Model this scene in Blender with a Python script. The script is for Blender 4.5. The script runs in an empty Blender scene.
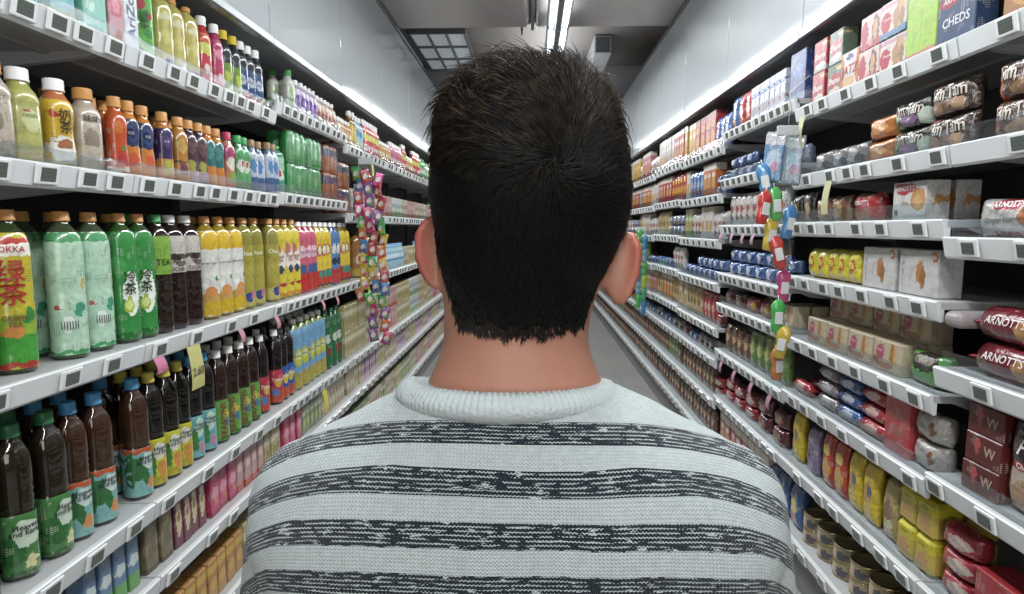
import bpy, bmesh, math, random
import numpy as np
from mathutils import Vector, Matrix
random.seed(7)
rng = np.random.default_rng(5)
C = bpy.context.scene.collection
PI = math.pi
EYE = 1.52          # camera height above the floor
W = 1.10            # aisle half width to the shelf rails
F = 620.0           # focal length in pixels of the 1024x594 frame
PITCH = math.atan(69 / F)
YAW = math.atan(20 / F * math.cos(PITCH))

# ------------------------------------------------------------------ camera
fwd = Vector((-math.sin(YAW) * math.cos(PITCH), math.cos(YAW) * math.cos(PITCH), -math.sin(PITCH)))
rgt = Vector((math.cos(YAW), math.sin(YAW), 0))
upv = rgt.cross(fwd)
cam_d = bpy.data.cameras.new('camera')
cam = bpy.data.objects.new('camera', cam_d)
C.objects.link(cam)
m = Matrix((rgt, upv, -fwd)).transposed().to_4x4()
m.translation = Vector((0, 0, EYE))
cam.matrix_world = m
cam_d.sensor_width = 36
cam_d.lens = 36 * F / 1024
cam_d.clip_start = 0.02
bpy.context.scene.camera = cam


def y_at(px, X, Z):
    """distance Y along the aisle of the point (X, Y, EYE+Z) seen in column px"""
    k = (px - 512) / F
    a = X * rgt.x - k * (X * fwd.x + Z * fwd.z)
    b = rgt.y - k * fwd.y
    return -a / b


# ------------------------------------------------------------------ materials
def lin(h):
    h = h.lstrip('#')
    o = []
    v3 = [int(h[i:i + 2], 16) / 255 for i in (0, 2, 4)]; g = v3[0] * .3 + v3[1] * .55 + v3[2] * .15
    for c in v3:
        c = g + (c - g) * .84
        o.append(c / 12.92 if c <= .04045 else ((c + .055) / 1.055) ** 2.4)
    return (*o, 1)


MATS = {}


def mat(name, col, rough=.5, metal=0, coat=0, trans=0, alpha=1, emit=None, es=0, noise=0, nscale=20, bump=0, bscale=60, spec=.5, sss=0):
    key = (name, col, rough)
    if key in MATS: return MATS[key]
    M = bpy.data.materials.new(name); M.use_nodes = True
    nt = M.node_tree; b = nt.nodes['Principled BSDF']
    c = lin(col) if isinstance(col, str) else col
    b.inputs['Base Color'].default_value = c
    b.inputs['Roughness'].default_value = rough
    b.inputs['Metallic'].default_value = metal
    b.inputs['Coat Weight'].default_value = coat
    b.inputs['Transmission Weight'].default_value = trans
    b.inputs['Alpha'].default_value = alpha
    b.inputs['Specular IOR Level'].default_value = spec
    if sss:
        b.inputs['Subsurface Weight'].default_value = sss
        b.inputs['Subsurface Radius'].default_value = (1, .35, .2)
        b.inputs['Subsurface Scale'].default_value = .008
    if emit:
        b.inputs['Emission Color'].default_value = lin(emit); b.inputs['Emission Strength'].default_value = es
    tc = None
    if noise:
        tc = nt.nodes.new('ShaderNodeTexCoord')
        n = nt.nodes.new('ShaderNodeTexNoise'); n.inputs['Scale'].default_value = nscale; n.inputs['Detail'].default_value = 5
        nt.links.new(tc.outputs['Object'], n.inputs['Vector'])
        r = nt.nodes.new('ShaderNodeMapRange'); r.inputs[3].default_value = 1 - noise; r.inputs[4].default_value = 1 + noise
        nt.links.new(n.outputs['Fac'], r.inputs[0])
        v = nt.nodes.new('ShaderNodeVectorMath'); v.operation = 'SCALE'; v.inputs[0].default_value = c[:3]
        nt.links.new(r.outputs[0], v.inputs['Scale']); nt.links.new(v.outputs[0], b.inputs['Base Color'])
    if bump:
        tc = tc or nt.nodes.new('ShaderNodeTexCoord')
        n = nt.nodes.new('ShaderNodeTexNoise'); n.inputs['Scale'].default_value = bscale; n.inputs['Detail'].default_value = 3
        nt.links.new(tc.outputs['Object'], n.inputs['Vector'])
        bp = nt.nodes.new('ShaderNodeBump'); bp.inputs['Strength'].default_value = bump; bp.inputs['Distance'].default_value = .003
        nt.links.new(n.outputs['Fac'], bp.inputs['Height']); nt.links.new(bp.outputs[0], b.inputs['Normal'])
    MATS[key] = M
    return M


def art(name, base, bands=(), spots=(), rough=.35, speck=None, coat=.3, bump=0, clear=0):
    """printed packaging: flat colour, horizontal bands (z0,z1,col), ellipses (x,z,rx,rz,col[,front only])"""
    key = ('art', name, base, tuple(bands), tuple(spots))
    if key in MATS: return MATS[key]
    M = bpy.data.materials.new(name); M.use_nodes = True
    nt = M.node_tree; b = nt.nodes['Principled BSDF']; L = nt.links
    b.inputs['Roughness'].default_value = rough; b.inputs['Coat Weight'].default_value = coat
    tc = nt.nodes.new('ShaderNodeTexCoord'); sp = nt.nodes.new('ShaderNodeSeparateXYZ')
    nz = nt.nodes.new('ShaderNodeTexNoise'); nz.inputs['Scale'].default_value = 55
    L.new(tc.outputs['Object'], nz.inputs['Vector'])
    L.new(tc.outputs['Object'], sp.inputs[0])

    def mth(op, a, bb=None, c=None):
        n = nt.nodes.new('ShaderNodeMath'); n.operation = op
        for i, v in enumerate((a, bb, c)):
            if v is None: continue
            if isinstance(v, (int, float)): n.inputs[i].default_value = v
            else: L.new(v, n.inputs[i])
        return n.outputs[0]
    nz.inputs['Detail'].default_value = 4
    sc_ = nt.nodes.new('ShaderNodeSeparateColor'); L.new(nz.outputs['Color'], sc_.inputs[0])
    X = mth('ADD', sp.outputs[0], mth('MULTIPLY', mth('SUBTRACT', sc_.outputs[0], .5), .032)); Z = mth('ADD', sp.outputs[2], mth('MULTIPLY', mth('SUBTRACT', sc_.outputs[1], .5), .026))
    cur = None

    def mix(fac, col):
        nonlocal cur
        n = nt.nodes.new('ShaderNodeMix'); n.data_type = 'RGBA'
        L.new(fac, n.inputs[0])
        if cur is None: n.inputs[6].default_value = lin(base)
        else: L.new(cur, n.inputs[6])
        n.inputs[7].default_value = lin(col); cur = n.outputs[2]
    for z0, z1, col in bands:
        mix(mth('MULTIPLY', mth('GREATER_THAN', Z, z0), mth('LESS_THAN', Z, z1)), col)
    if speck:
        n = nt.nodes.new('ShaderNodeTexVoronoi'); n.inputs['Scale'].default_value = 90
        L.new(tc.outputs['Object'], n.inputs['Vector'])
        mix(mth('LESS_THAN', n.outputs['Distance'], .33), speck)
    for s in spots:
        x, z, rx, rz, col = s[:5]
        a = mth('DIVIDE', mth('SUBTRACT', X, x), rx); c = mth('DIVIDE', mth('SUBTRACT', Z, z), rz)
        e = mth('ADD', mth('MULTIPLY', a, a), mth('MULTIPLY', c, c))
        mix(mth('LESS_THAN', e, 1), col)
    # small print and printed texture
    cb = nt.nodes.new('ShaderNodeCombineXYZ'); L.new(mth('MULTIPLY', sp.outputs[0], 420), cb.inputs[0]); L.new(mth('MULTIPLY', sp.outputs[1], 420), cb.inputs[1]); L.new(mth('SNAP', sp.outputs[2], .0052), cb.inputs[2])
    n1 = nt.nodes.new('ShaderNodeTexNoise'); n1.inputs['Scale'].default_value = 1; n1.inputs['Detail'].default_value = 1; L.new(cb.outputs[0], n1.inputs['Vector'])
    n2 = nt.nodes.new('ShaderNodeTexNoise'); n2.inputs['Scale'].default_value = 26; n2.inputs['Detail'].default_value = 1; L.new(tc.outputs['Object'], n2.inputs['Vector'])
    lines = mth('LESS_THAN', mth('FRACT', mth('DIVIDE', sp.outputs[2], .0052)), .55)
    pr = mth('MULTIPLY', mth('MULTIPLY', lines, mth('GREATER_THAN', n1.outputs['Fac'], .5)), mth('GREATER_THAN', n2.outputs['Fac'], .57))
    lum = sum(a_ * b_ for a_, b_ in zip(lin(base)[:3], (.3, .6, .1)))
    mix(mth('MULTIPLY', pr, .5), '#26221f' if lum > .18 else '#c8c4b8')
    n3 = nt.nodes.new('ShaderNodeTexNoise'); n3.inputs['Scale'].default_value = 70; n3.inputs['Detail'].default_value = 3; L.new(tc.outputs['Object'], n3.inputs['Vector'])
    mr = nt.nodes.new('ShaderNodeMapRange'); mr.inputs[1].default_value = .3; mr.inputs[2].default_value = .7; mr.inputs[3].default_value = .86; mr.inputs[4].default_value = 1.1; L.new(n3.outputs['Fac'], mr.inputs[0])
    vm = nt.nodes.new('ShaderNodeVectorMath'); vm.operation = 'SCALE'; L.new(cur, vm.inputs[0]); L.new(mr.outputs[0], vm.inputs['Scale']); cur = vm.outputs[0]
    if cur is None: b.inputs['Base Color'].default_value = lin(base)
    else: L.new(cur, b.inputs['Base Color'])
    if bump:
        bp = nt.nodes.new('ShaderNodeBump'); bp.inputs['Strength'].default_value = bump; bp.inputs['Distance'].default_value = .01
        L.new(nz.outputs['Fac'], bp.inputs['Height']); L.new(bp.outputs[0], b.inputs['Normal'])
    MATS[key] = M
    return M


# ------------------------------------------------------------------ mesh helpers
def link(name, me, parent=None, loc=None, rot=None):
    o = bpy.data.objects.new(name, me); C.objects.link(o)
    if parent: o.parent = parent
    if loc is not None: o.location = loc
    if rot is not None: o.rotation_euler = rot
    return o


def tag(o, label, cat, group=None):
    o['label'] = label; o['category'] = cat
    if group: o['group'] = group
    return o


def tomesh(bm, name, mats, smooth=False):
    me = bpy.data.meshes.new(name)
    bmesh.ops.recalc_face_normals(bm, faces=bm.faces)
    bm.to_mesh(me); bm.free()
    for m_ in (mats if isinstance(mats, (list, tuple)) else [mats]): me.materials.append(m_)
    if smooth:
        me.shade_smooth()
    return me


def box(bm, x0, x1, y0, y1, z0, z1, bev=0, mi=0, seg=1):
    r = bmesh.ops.create_cube(bm, size=1)
    vs = r['verts']
    bmesh.ops.scale(bm, vec=(x1 - x0, y1 - y0, z1 - z0), verts=vs)
    bmesh.ops.translate(bm, vec=((x0 + x1) / 2, (y0 + y1) / 2, (z0 + z1) / 2), verts=vs)
    fs = list({f for v in vs for f in v.link_faces})
    for f in fs: f.material_index = mi
    if bev:
        es = list({e for v in vs for e in v.link_edges})
        bmesh.ops.bevel(bm, geom=es, offset=bev, segments=seg, affect='EDGES', profile=.5)


def lathe(bm, prof, n=20, cx=0, cy=0, mi=0, sq=0, cap0=True, cap1=True, sy=1):
    """prof: (z, r); sq>0 squares the section"""
    rings = []
    for z, r in prof:
        ring = []
        for i in range(n):
            a = 2 * PI * i / n
            c, s = math.cos(a), math.sin(a)
            k = 1
            if sq:
                p = 2 + sq * 4
                k = 1 / (abs(c) ** p + abs(s) ** p) ** (1 / p)
                k /= 2 ** (.5 - 1 / p)
            ring.append(bm.verts.new((cx + r * c * k, cy + r * s * k * sy, z)))
        rings.append(ring)
    for a, b in zip(rings, rings[1:]):
        for i in range(n):
            f = bm.faces.new((a[i], a[(i + 1) % n], b[(i + 1) % n], b[i])); f.material_index = mi; f.smooth = True
    if cap0:
        f = bm.faces.new(rings[0][::-1]); f.material_index = mi
    if cap1:
        f = bm.faces.new(rings[-1]); f.material_index = mi
    return rings


def tube(bm, pts, rad, n=8, mi=0):
    pts = [Vector(p) for p in pts]
    if not isinstance(rad, (list, tuple)): rad = [rad] * len(pts)
    rings = []
    for i, p in enumerate(pts):
        t = (pts[min(i + 1, len(pts) - 1)] - pts[max(i - 1, 0)]).normalized()
        u = t.cross(Vector((0, 0, 1)))
        if u.length < .05: u = t.cross(Vector((1, 0, 0)))
        u.normalize(); v = t.cross(u)
        rings.append([bm.verts.new(p + rad[i] * (math.cos(2 * PI * k / n) * u + math.sin(2 * PI * k / n) * v)) for k in range(n)])
    for a, b in zip(rings, rings[1:]):
        for k in range(n):
            f = bm.faces.new((a[k], a[(k + 1) % n], b[(k + 1) % n], b[k])); f.material_index = mi; f.smooth = True
    for r in (rings[0][::-1], rings[-1]):
        f = bm.faces.new(r); f.material_index = mi


def text_geo(txt, size, spacing=1.0, shear=0, line=1.0):
    cu = bpy.data.curves.new('t', 'FONT')
    cu.body = txt; cu.size = size; cu.align_x = 'CENTER'; cu.align_y = 'CENTER'
    cu.resolution_u = 2; cu.space_character = spacing; cu.shear = shear; cu.space_line = line
    cu.offset = size * .012
    o = bpy.data.objects.new('t', cu)
    me = bpy.data.meshes.new_from_object(o)
    v = [tuple(p.co) for p in me.vertices]; f = [tuple(p.vertices) for p in me.polygons]
    bpy.data.objects.remove(o); bpy.data.curves.remove(cu); bpy.data.meshes.remove(me)
    return v, f


def text_into(bm, txt, size, x, z, y=0, R=None, ang=0, vert=False, mi=0, shear=0, ysq=1, line=.9, stretch=1, maxw=None):
    """lettering facing local -y. R: wrap on a cylinder of that radius around the z axis, centred at angle ang"""
    v, f = text_geo(txt, size, shear=shear, line=line)
    vs = []; fit = 1
    if maxw and not vert and v:
        wd = max(q[0] for q in v) - min(q[0] for q in v); fit = min(1, maxw / wd)
    for a, b, _ in v:
        a *= fit; b *= stretch * max(fit, .8)
        if vert: a, b = -b, a
        a += x if R is None else 0
        b += z
        if R is None: vs.append(bm.verts.new((a, y, b)))
        else:
            t = a / R + ang
            vs.append(bm.verts.new((R * math.sin(t), -R * math.cos(t) * ysq, b)))
    for q in f:
        try:
            fc = bm.faces.new([vs[i] for i in q]); fc.material_index = mi
        except ValueError: pass


# ------------------------------------------------------------------ product prototypes
# a prototype is a list of (part name, bmesh builder result mesh, parent index or None); part 0 is the thing's own body
class Proto:
    def __init__(s, name, desc, cat, w, d, h):
        s.name, s.desc, s.cat, s.w, s.d, s.h = name, desc, cat, w, d, h
        s.parts = []; s.lod = None; s.n = 0

    def add(s, pname, me, parent=0): s.parts.append((pname, me, parent)); return s


def merge(parts, name):
    bm = bmesh.new(); mats = []
    for _, me, _ in parts:
        off = len(mats); mats += [m_ for m_ in me.materials]
        n0 = len(bm.faces)
        bm.from_mesh(me); bm.faces.ensure_lookup_table()
        for f in bm.faces[n0:]: f.material_index += off
    me = bpy.data.meshes.new(name); bm.to_mesh(me); bm.free()
    for m_ in mats: me.materials.append(m_)
    return me


PROFS = {
 'full': [(0, .80), (.012, .92), (.03, .98), (.06, 1), (.11, .985), (.13, .96), (.15, .99), (.30, 1), (.42, 1), (.45, .965), (.48, 1), (.74, 1), (.79, .975), (.835, .90), (.87, .74), (.895, .56), (.915, .42), (.93, .36), (.95, .35)],
 'he': [(0, .82), (.012, .93), (.03, 1), (.06, .97), (.085, 1), (.20, .99), (.36, 1), (.42, 1), (.44, .93), (.455, .93), (.475, 1), (.50, .955), (.525, 1), (.55, .955), (.575, 1.0), (.60, .96), (.63, 1), (.72, 1), (.77, .965), (.81, .89), (.85, .73), (.88, .55), (.905, .42), (.94, .40)],
 'hour': [(0, .82), (.015, .95), (.04, 1), (.18, 1), (.26, .96), (.38, .89), (.48, .90), (.56, .97), (.62, 1), (.68, .99), (.735, .90), (.78, .76), (.82, .62), (.85, .54), (.90, .54)],
 'slim': [(0, .8), (.015, .94), (.05, 1), (.1, .95), (.14, 1), (.58, 1), (.61, .95), (.64, 1), (.70, .96), (.75, .84), (.80, .66), (.84, .53), (.90, .53)],
 'can': [(0, .8), (.03, .97), (.06, 1), (.90, 1), (.94, .93), (.97, .86), (.985, .88), (1, .88)],
}


def prof_r(p, t):
    for (a, ra), (b, rb) in zip(p, p[1:]):
        if a <= t <= b: return ra + (rb - ra) * (t - a) / (b - a)
    return p[-1][1]


def bottle(name, desc, h, r, liquid, cap, style='full', lab=None, texts=(), sq=.25, cat='bottle', n=20, band=(.03, .72)):
    P = PROFS[style]
    p = Proto(name, desc, cat, 2 * r, 2 * r, h)
    bm = bmesh.new()
    lathe(bm, [(t * h, q * r) for t, q in P], n, sq=sq)
    body = tomesh(bm, name, mat('bottle ' + liquid, liquid, .08, coat=.6, spec=.6, bump=.25, bscale=25))
    p.add(name, body, None)
    if cap:
        bm = bmesh.new()
        cr, c0 = {'full': (.42, .932), 'he': (.47, .912)}.get(style, (.60, .862)); cr *= r
        lathe(bm, [(c0 * h, cr), ((c0 + .006) * h, cr * 1.05), ((c0 + .018) * h, cr * 1.05), ((c0 + .02) * h, cr), (.99 * h, cr), (h, cr * .9)], 18)
        p.add('cap', tomesh(bm, 'cap', mat('cap ' + cap, cap, .4)))
    if lab:
        bm = bmesh.new()
        z0, z1 = band
        ts = [z0] + [t for t, _ in P if z0 < t < z1] + [z1]
        lathe(bm, [(t * h, prof_r(P, t) * r + .0012) for t in ts], n, sq=sq, cap0=False, cap1=False)
        base, bands, spots = lab
        bands = tuple((a * h, b * h, c) for a, b, c in bands)
        spots = tuple((x * r, z * h, rx * r, rz * h, c) for x, z, rx, rz, c in spots)
        p.add('label', tomesh(bm, 'label', art('label ' + name + base, base, bands, spots, rough=.22, coat=.5)))
    if texts:
        bm = bmesh.new(); cols = []
        for t in texts:
            s, size, z, col = t[:4]; o = t[4] if len(t) > 4 else {}
            if col not in cols: cols.append(col)
            text_into(bm, s, size * h, 0, z * h, R=r * 1.035, mi=cols.index(col), maxw=r * 1.75, **o)
        p.add('lettering', tomesh(bm, 'lettering', [mat('ink ' + c, c, .4) for c in cols]))
    return p


def carton(name, desc, w, d, h, base, bands=(), spots=(), texts=(), cat='carton', bev=.0025, extra=None, speck=None):
    p = Proto(name, desc, cat, w, d, h)
    bm = bmesh.new()
    box(bm, -w / 2, w / 2, 0, d, 0, h, bev)
    bands = tuple((a * h, b * h, c) for a, b, c in bands)
    spots = tuple((x * w, z * h, rx * w, rz * h, c) for x, z, rx, rz, c in spots)
    # glued end flap seams
    box(bm, -w / 2 - .0006, w / 2 + .0006, d * .45, d * .47, h - .012, h + .0006)
    p.add(name, tomesh(bm, name, art('print ' + name + base, base, bands, spots, speck=speck)), None)
    if texts:
        bm = bmesh.new(); cols = []
        for t in texts:
            s, size, x, z, col = t[:5]; o = t[5] if len(t) > 5 else {}
            if col not in cols: cols.append(col)
            text_into(bm, s, size * h, x * w, z * h, y=-.0012, mi=cols.index(col), maxw=w * (.9 - 2 * abs(x)) if abs(x) < .25 else w * .36, **o)
        p.add('lettering', tomesh(bm, 'lettering', [mat('ink ' + c, c, .4) for c in cols]))
    if extra: extra(p, w, d, h)
    return p


def pouch(name, desc, w, d, h, base, bands=(), spots=(), texts=(), cat='packet', crimp='z', fat=1.0, clear=False, speck=None):
    """pillow bag: thickness d, sealed flat at both ends of the crimp axis"""
    p = Proto(name, desc, cat, w, d, h)
    bm = bmesh.new()
    nu, nv = 14, 16
    rs = random.Random(hash(name + base) % 1000 if False else sum(map(ord, name + base)))
    ph = rs.random() * 6

    def pos(u, v, side):
        a = abs(2 * v - 1); b = abs(2 * u - 1)
        th = (1 - a ** 3.2) ** .6 * (1 - b ** 4) ** .5 if crimp == 'z' else (1 - b ** 3.2) ** .6 * (1 - a ** 4) ** .5
        wr = 1 + .10 * math.sin(9 * u + 5 * v + ph) * math.sin(7 * v + ph) * min(1, th * 3)
        seal = a if crimp == 'z' else b
        rip = .004 * math.sin((u if crimp == 'z' else v) * 40) * max(0, seal - .8) * 5
        wx = w * (.5 - .04 * (1 - a)) if crimp == 'z' else w * .5
        hz = h if crimp == 'z' else h * (1 - .06 * (1 - b))
        y = d / 2 + side * d / 2 * th * wr * fat + rip
        return ((2 * u - 1) * wx, y, v * hz)
    for side in (-1, 1):
        g = [[bm.verts.new(pos(i / nu, j / nv, side)) for i in range(nu + 1)] for j in range(nv + 1)]
        for j in range(nv):
            for i in range(nu):
                f = bm.faces.new((g[j][i], g[j][i + 1], g[j + 1][i + 1], g[j + 1][i])); f.smooth = True
    bmesh.ops.remove_doubles(bm, verts=bm.verts, dist=.0004)
    bands = tuple((a * h, b * h, c) for a, b, c in bands)
    spots = tuple((x * w, z * h, rx * w, rz * h, c) for x, z, rx, rz, c in spots)
    p.add(name, tomesh(bm, name, art('wrap ' + name + base, base, bands, spots, rough=.18, coat=.7, bump=.7, speck=speck)), None)
    if texts:
        bm = bmesh.new(); cols = []
        for t in texts:
            s, size, x, z, col = t[:5]; o = t[5] if len(t) > 5 else {}
            if col not in cols: cols.append(col)
            n0 = len(bm.verts)
            text_into(bm, s, size * h, x * w, z * h, y=0, mi=cols.index(col), maxw=w * (.8 - 1.6 * abs(x)), **o)
            bm.verts.ensure_lookup_table()
            for vv in bm.verts[n0:]:
                u = min(1, max(0, vv.co.x / w + .5)); v_ = min(1, max(0, vv.co.z / h))
                vv.co.y = pos(u, v_, -1)[1] - .0015
        p.add('lettering', tomesh(bm, 'lettering', [mat('ink ' + c, c, .4) for c in cols]))
    return p


def roll(name, desc, L, r, base, ends, texts=(), spots=(), cat='packet'):
    """flow-wrapped biscuit roll lying along the shelf"""
    p = Proto(name, desc, cat, L, 2 * r, 2 * r)
    bm = bmesh.new(); n = 16
    rings = []
    for t, k, fl in ((-.5, 1.0, .10), (-.455, .95, .16), (-.43, .6, .6), (-.40, .93, 1), (-.2, 1, 1), (0, .985, 1), (.2, 1, 1), (.40, .93, 1), (.43, .6, .6), (.455, .95, .16), (.5, 1.0, .10)):
        rings.append([bm.verts.new((t * L, r + r * k * math.cos(2 * PI * i / n), r + r * k * fl * math.sin(2 * PI * i / n))) for i in range(n)])
    for j, (a, b) in enumerate(zip(rings, rings[1:])):
        for i in range(n):
            f = bm.faces.new((a[i], b[i], b[(i + 1) % n], a[(i + 1) % n])); f.smooth = True
            f.material_index = 1 if j in (0, 1, 8, 9) else 0
    bm.faces.new(rings[0]); bm.faces.new(rings[-1][::-1])
    spots = tuple((x * L, z * 2 * r, rx * L, rz * 2 * r, c) for x, z, rx, rz, c in spots)
    p.add(name, tomesh(bm, name, [art('wrap ' + name + base, base, (), spots, rough=.2, coat=.6, bump=.3), mat('foil ' + ends, ends, .25, metal=.3)]), None)
    if texts:
        bm = bmesh.new(); cols = []
        for t in texts:
            s, size, x, col = t[:4]
            if col not in cols: cols.append(col)
            v, f = text_geo(s, size * r, shear=.15)
            vs = []
            for a, b, _ in v:
                th = b / r + .25
                vs.append(bm.verts.new((x * L + a, r - (r + .0012) * math.cos(th), r + (r + .0012) * math.sin(th))))
            for q in f: bm.faces.new([vs[i] for i in q]).material_index = cols.index(col)
        p.add('lettering', tomesh(bm, 'lettering', [mat('ink ' + c, c, .4) for c in cols]))
    return p


def tin(name, desc, r, h, base, lab, spots=()):
    p = Proto(name, desc, 'can', 2 * r, 2 * r, h)
    bm = bmesh.new()
    lathe(bm, [(0, r * .94), (.002, r), (.006, r), (.008, r * .975), (h - .008, r * .975), (h - .006, r), (h - .001, r), (h, r * .97), (h - .004, r * .93), (h - .005, r * .5)], 28, cy=r)
    p.add(name, tomesh(bm, name, mat('tin metal', '#b9a878', .25, metal=.8)), None)
    bm = bmesh.new()
    lathe(bm, [(.009, r * .985), (h - .009, r * .985)], 28, cy=r, cap0=False, cap1=False)
    p.add('label', tomesh(bm, 'label', art('tin ' + lab, lab, (), tuple((x * r, z * h, rx * r, rz * h, c) for x, z, rx, rz, c in spots))))
    return p


def multipack(name, desc, base, top, bands, spots, texts=()):
    """shrink-wrapped block of drink cans, three by two"""
    r, h = .033, .15
    p = Proto(name, desc, 'multipack', 6 * r + .004, 4 * r, h)
    bm = bmesh.new()
    for i in range(3):
        for j in range(2):
            lathe(bm, [(t * h, q * r) for t, q in PROFS['can']], 14, cx=(i - 1) * 2 * r, cy=r + j * 2 * r)
    p.add(name, tomesh(bm, name, art('cans ' + name, base, tuple((a * h, b * h, c) for a, b, c in bands), tuple((x * r, z * h, rx * r, rz * h, c) for x, z, rx, rz, c in spots), rough=.25)), None)
    bm = bmesh.new()
    box(bm, -3 * r - .002, 3 * r + .002, -.002, 4 * r + .002, .012, h * .97, .012, seg=2)
    p.add('shrink_wrap', tomesh(bm, 'shrink_wrap', CLEAR))
    return p


def clear_mat(name, tint=(.9, .95, 1, 1), gloss=.12, rough=.08, bump=.0):
    M = bpy.data.materials.new(name); M.use_nodes = True
    nt = M.node_tree; nt.nodes.clear()
    o = nt.nodes.new('ShaderNodeOutputMaterial'); t = nt.nodes.new('ShaderNodeBsdfTransparent'); g = nt.nodes.new('ShaderNodeBsdfGlossy')
    t.inputs[0].default_value = tint
    g.inputs['Roughness'].default_value = rough; g.inputs[0].default_value = (1, 1, 1, 1)
    mx = nt.nodes.new('ShaderNodeMixShader')
    fr = nt.nodes.new('ShaderNodeFresnel'); fr.inputs[0].default_value = 1.35
    ad = nt.nodes.new('ShaderNodeMath'); ad.operation = 'ADD'; ad.inputs[1].default_value = gloss; ad.use_clamp = True
    nt.links.new(fr.outputs[0], ad.inputs[0]); ge = nt.nodes.new('ShaderNodeNewGeometry'); iv = nt.nodes.new('ShaderNodeMath'); iv.operation = 'SUBTRACT'; iv.inputs[0].default_value = 1; nt.links.new(ge.outputs['Backfacing'], iv.inputs[1])
    mu = nt.nodes.new('ShaderNodeMath'); mu.operation = 'MULTIPLY'; nt.links.new(ad.outputs[0], mu.inputs[0]); nt.links.new(iv.outputs[0], mu.inputs[1]); nt.links.new(mu.outputs[0], mx.inputs[0])
    nt.links.new(t.outputs[0], mx.inputs[1]); nt.links.new(g.outputs[0], mx.inputs[2]); nt.links.new(mx.outputs[0], o.inputs[0])
    n = nt.nodes.new('ShaderNodeTexNoise'); n.inputs['Scale'].default_value = 14
    b = nt.nodes.new('ShaderNodeBump'); b.inputs['Strength'].default_value = .25; b.inputs['Distance'].default_value = .01
    nt.links.new(n.outputs[0], b.inputs['Height']); nt.links.new(b.outputs[0], g.inputs['Normal'])
    return M


CLEAR = clear_mat('clear plastic film', (.93, .97, .96, 1), .06)
GUARD = clear_mat('clear acrylic', (.86, .9, .92, 1), .12)

K = {}
def reg(key, p): K[key] = p; return p

OC, WC, GC, YC, BC, BK = '#c98a45', '#e4e4e0', '#1f6b3a', '#c9b93c', '#3f8fc4', '#20201f'
# ---- big bottles (third and fourth shelf on the left)
H3, R3 = .37, .045
reg('greentea', bottle('tea_bottle', 'yellow green Pokka green tea bottle', H3, R3, '#2c3a1c', OC, 'full',
    ('#bcae28', ((.03, .07, '#b03a28'), (.07, .24, '#3f9c34'), (.24, .36, '#86a82c'), (.72, .80, '#e6e2d6'), (.80, .83, '#c23a2a')), ((-.1, .26, .45, .04, '#c9803a'), (.6, .36, .2, .05, '#2f8a3c'))),
    (('POKKA', .05, .76, '#b02a26'), ('绿\n茶', .15, .55, '#b02a26'), ('GREEN\nTEA', .042, .325, '#7c3a1c')), band=(.03, .86)))
reg('mint', bottle('tea_bottle', 'pale mint tea bottle with barcode', H3, R3, '#39452c', OC, 'full',
    ('#a9cdb2', ((.03, .06, '#3f9c5a'), (.80, .86, '#4a9a5c')), ((.5, .34, .2, .05, '#3f9c78'), (-.45, .36, .12, .02, '#b34a4a'), (.7, .5, .12, .04, '#c3a858'), (-.1, .24, .28, .055, '#d8e6dc'))),
    (('|||||||', .06, .24, '#3a4a44'), ('______\n______', .03, .55, '#688a76')), band=(.03, .86)))
reg('greenlime', bottle('tea_bottle', 'green tea bottle with lime slice', H3, R3 * .9, '#2c4a1e', OC, 'full',
    ('#2f8a3c', ((.03, .08, '#1f6a2c'),), ((.1, .38, .55, .17, '#dfe6da'), (-.1, .30, .35, .06, '#9ab83c'), (-.1, .30, .22, .04, '#cdd87a'), (-.6, .6, .4, .07, '#3f9c48'))),
    (('冷\n茶', .10, .46, '#1c3a24'),), band=(.03, .86)))
reg('darkgreen', bottle('tea_bottle', 'dark tea bottle with green label', H3, R3 * .85, '#241a12', '#2f8a3c', 'full',
    ('#7aa83a', ((.45, .49, '#2a4a1c'),), ()), (('TEA', .07, .6, '#1c2a14'),), band=(.50, .82)))
reg('blacktea', bottle('tea_bottle', 'black tea bottle with white band', H3, R3 * 1.02, '#241310', WC, 'full',
    ('#b9b4ab', ((.46, .49, '#8a8578'), (.62, .66, '#55504a')), ((.3, .58, .4, .03, '#6a6258'),)), (('茶', .09, .62, '#33201c'), ('OCHA', .05, .53, '#44302c')), band=(.50, .82)))
reg('chrysan', bottle('tea_bottle', 'yellow and white chrysanthemum tea bottle', H3, R3, '#8a7418', OC, 'full',
    ('#d2d2ca', ((.03, .17, '#c9a51c'), (.17, .25, '#c99a4a'), (.68, .86, '#d4ac20')), ((.1, .27, .5, .06, '#cf8a4a'), (-.4, .33, .2, .03, '#e8e8e0'), (.5, .4, .12, .03, '#4a8a4a'))),
    (('Jasmine Green', .028, .55, '#4a5a34'),), band=(.03, .86)))
reg('ooo', bottle('oolong_bottle', 'olive Oolong bottle with clear sides', H3, R3 * .93, '#8a8230', OC, 'full',
    ('#a39a3a', ((.03, .17, '#b5aa58'),), ((.2, .13, .5, .05, '#34488a'), (.5, .15, .2, .05, '#c06a8a'))), (('Ooo', .075, .61, '#e6e2c6'),), band=(.03, .70)))
reg('peach', bottle('juice_bottle', 'yellow peach tea bottle with hearts', H3, R3 * .95, '#a08a20', OC, 'full',
    ('#d0bc30', ((.03, .08, '#c98a2c'),), ((0, .50, .75, .13, '#dcd6cc'), (-.3, .63, .5, .07, '#c46a78'), (.1, .37, .35, .05, '#3c4468'), (.3, .18, .5, .02, '#b03a2c'))),
    (('Peach\nTea', .05, .51, '#a8342c', dict(shear=.3)),), band=(.03, .86)))
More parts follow.
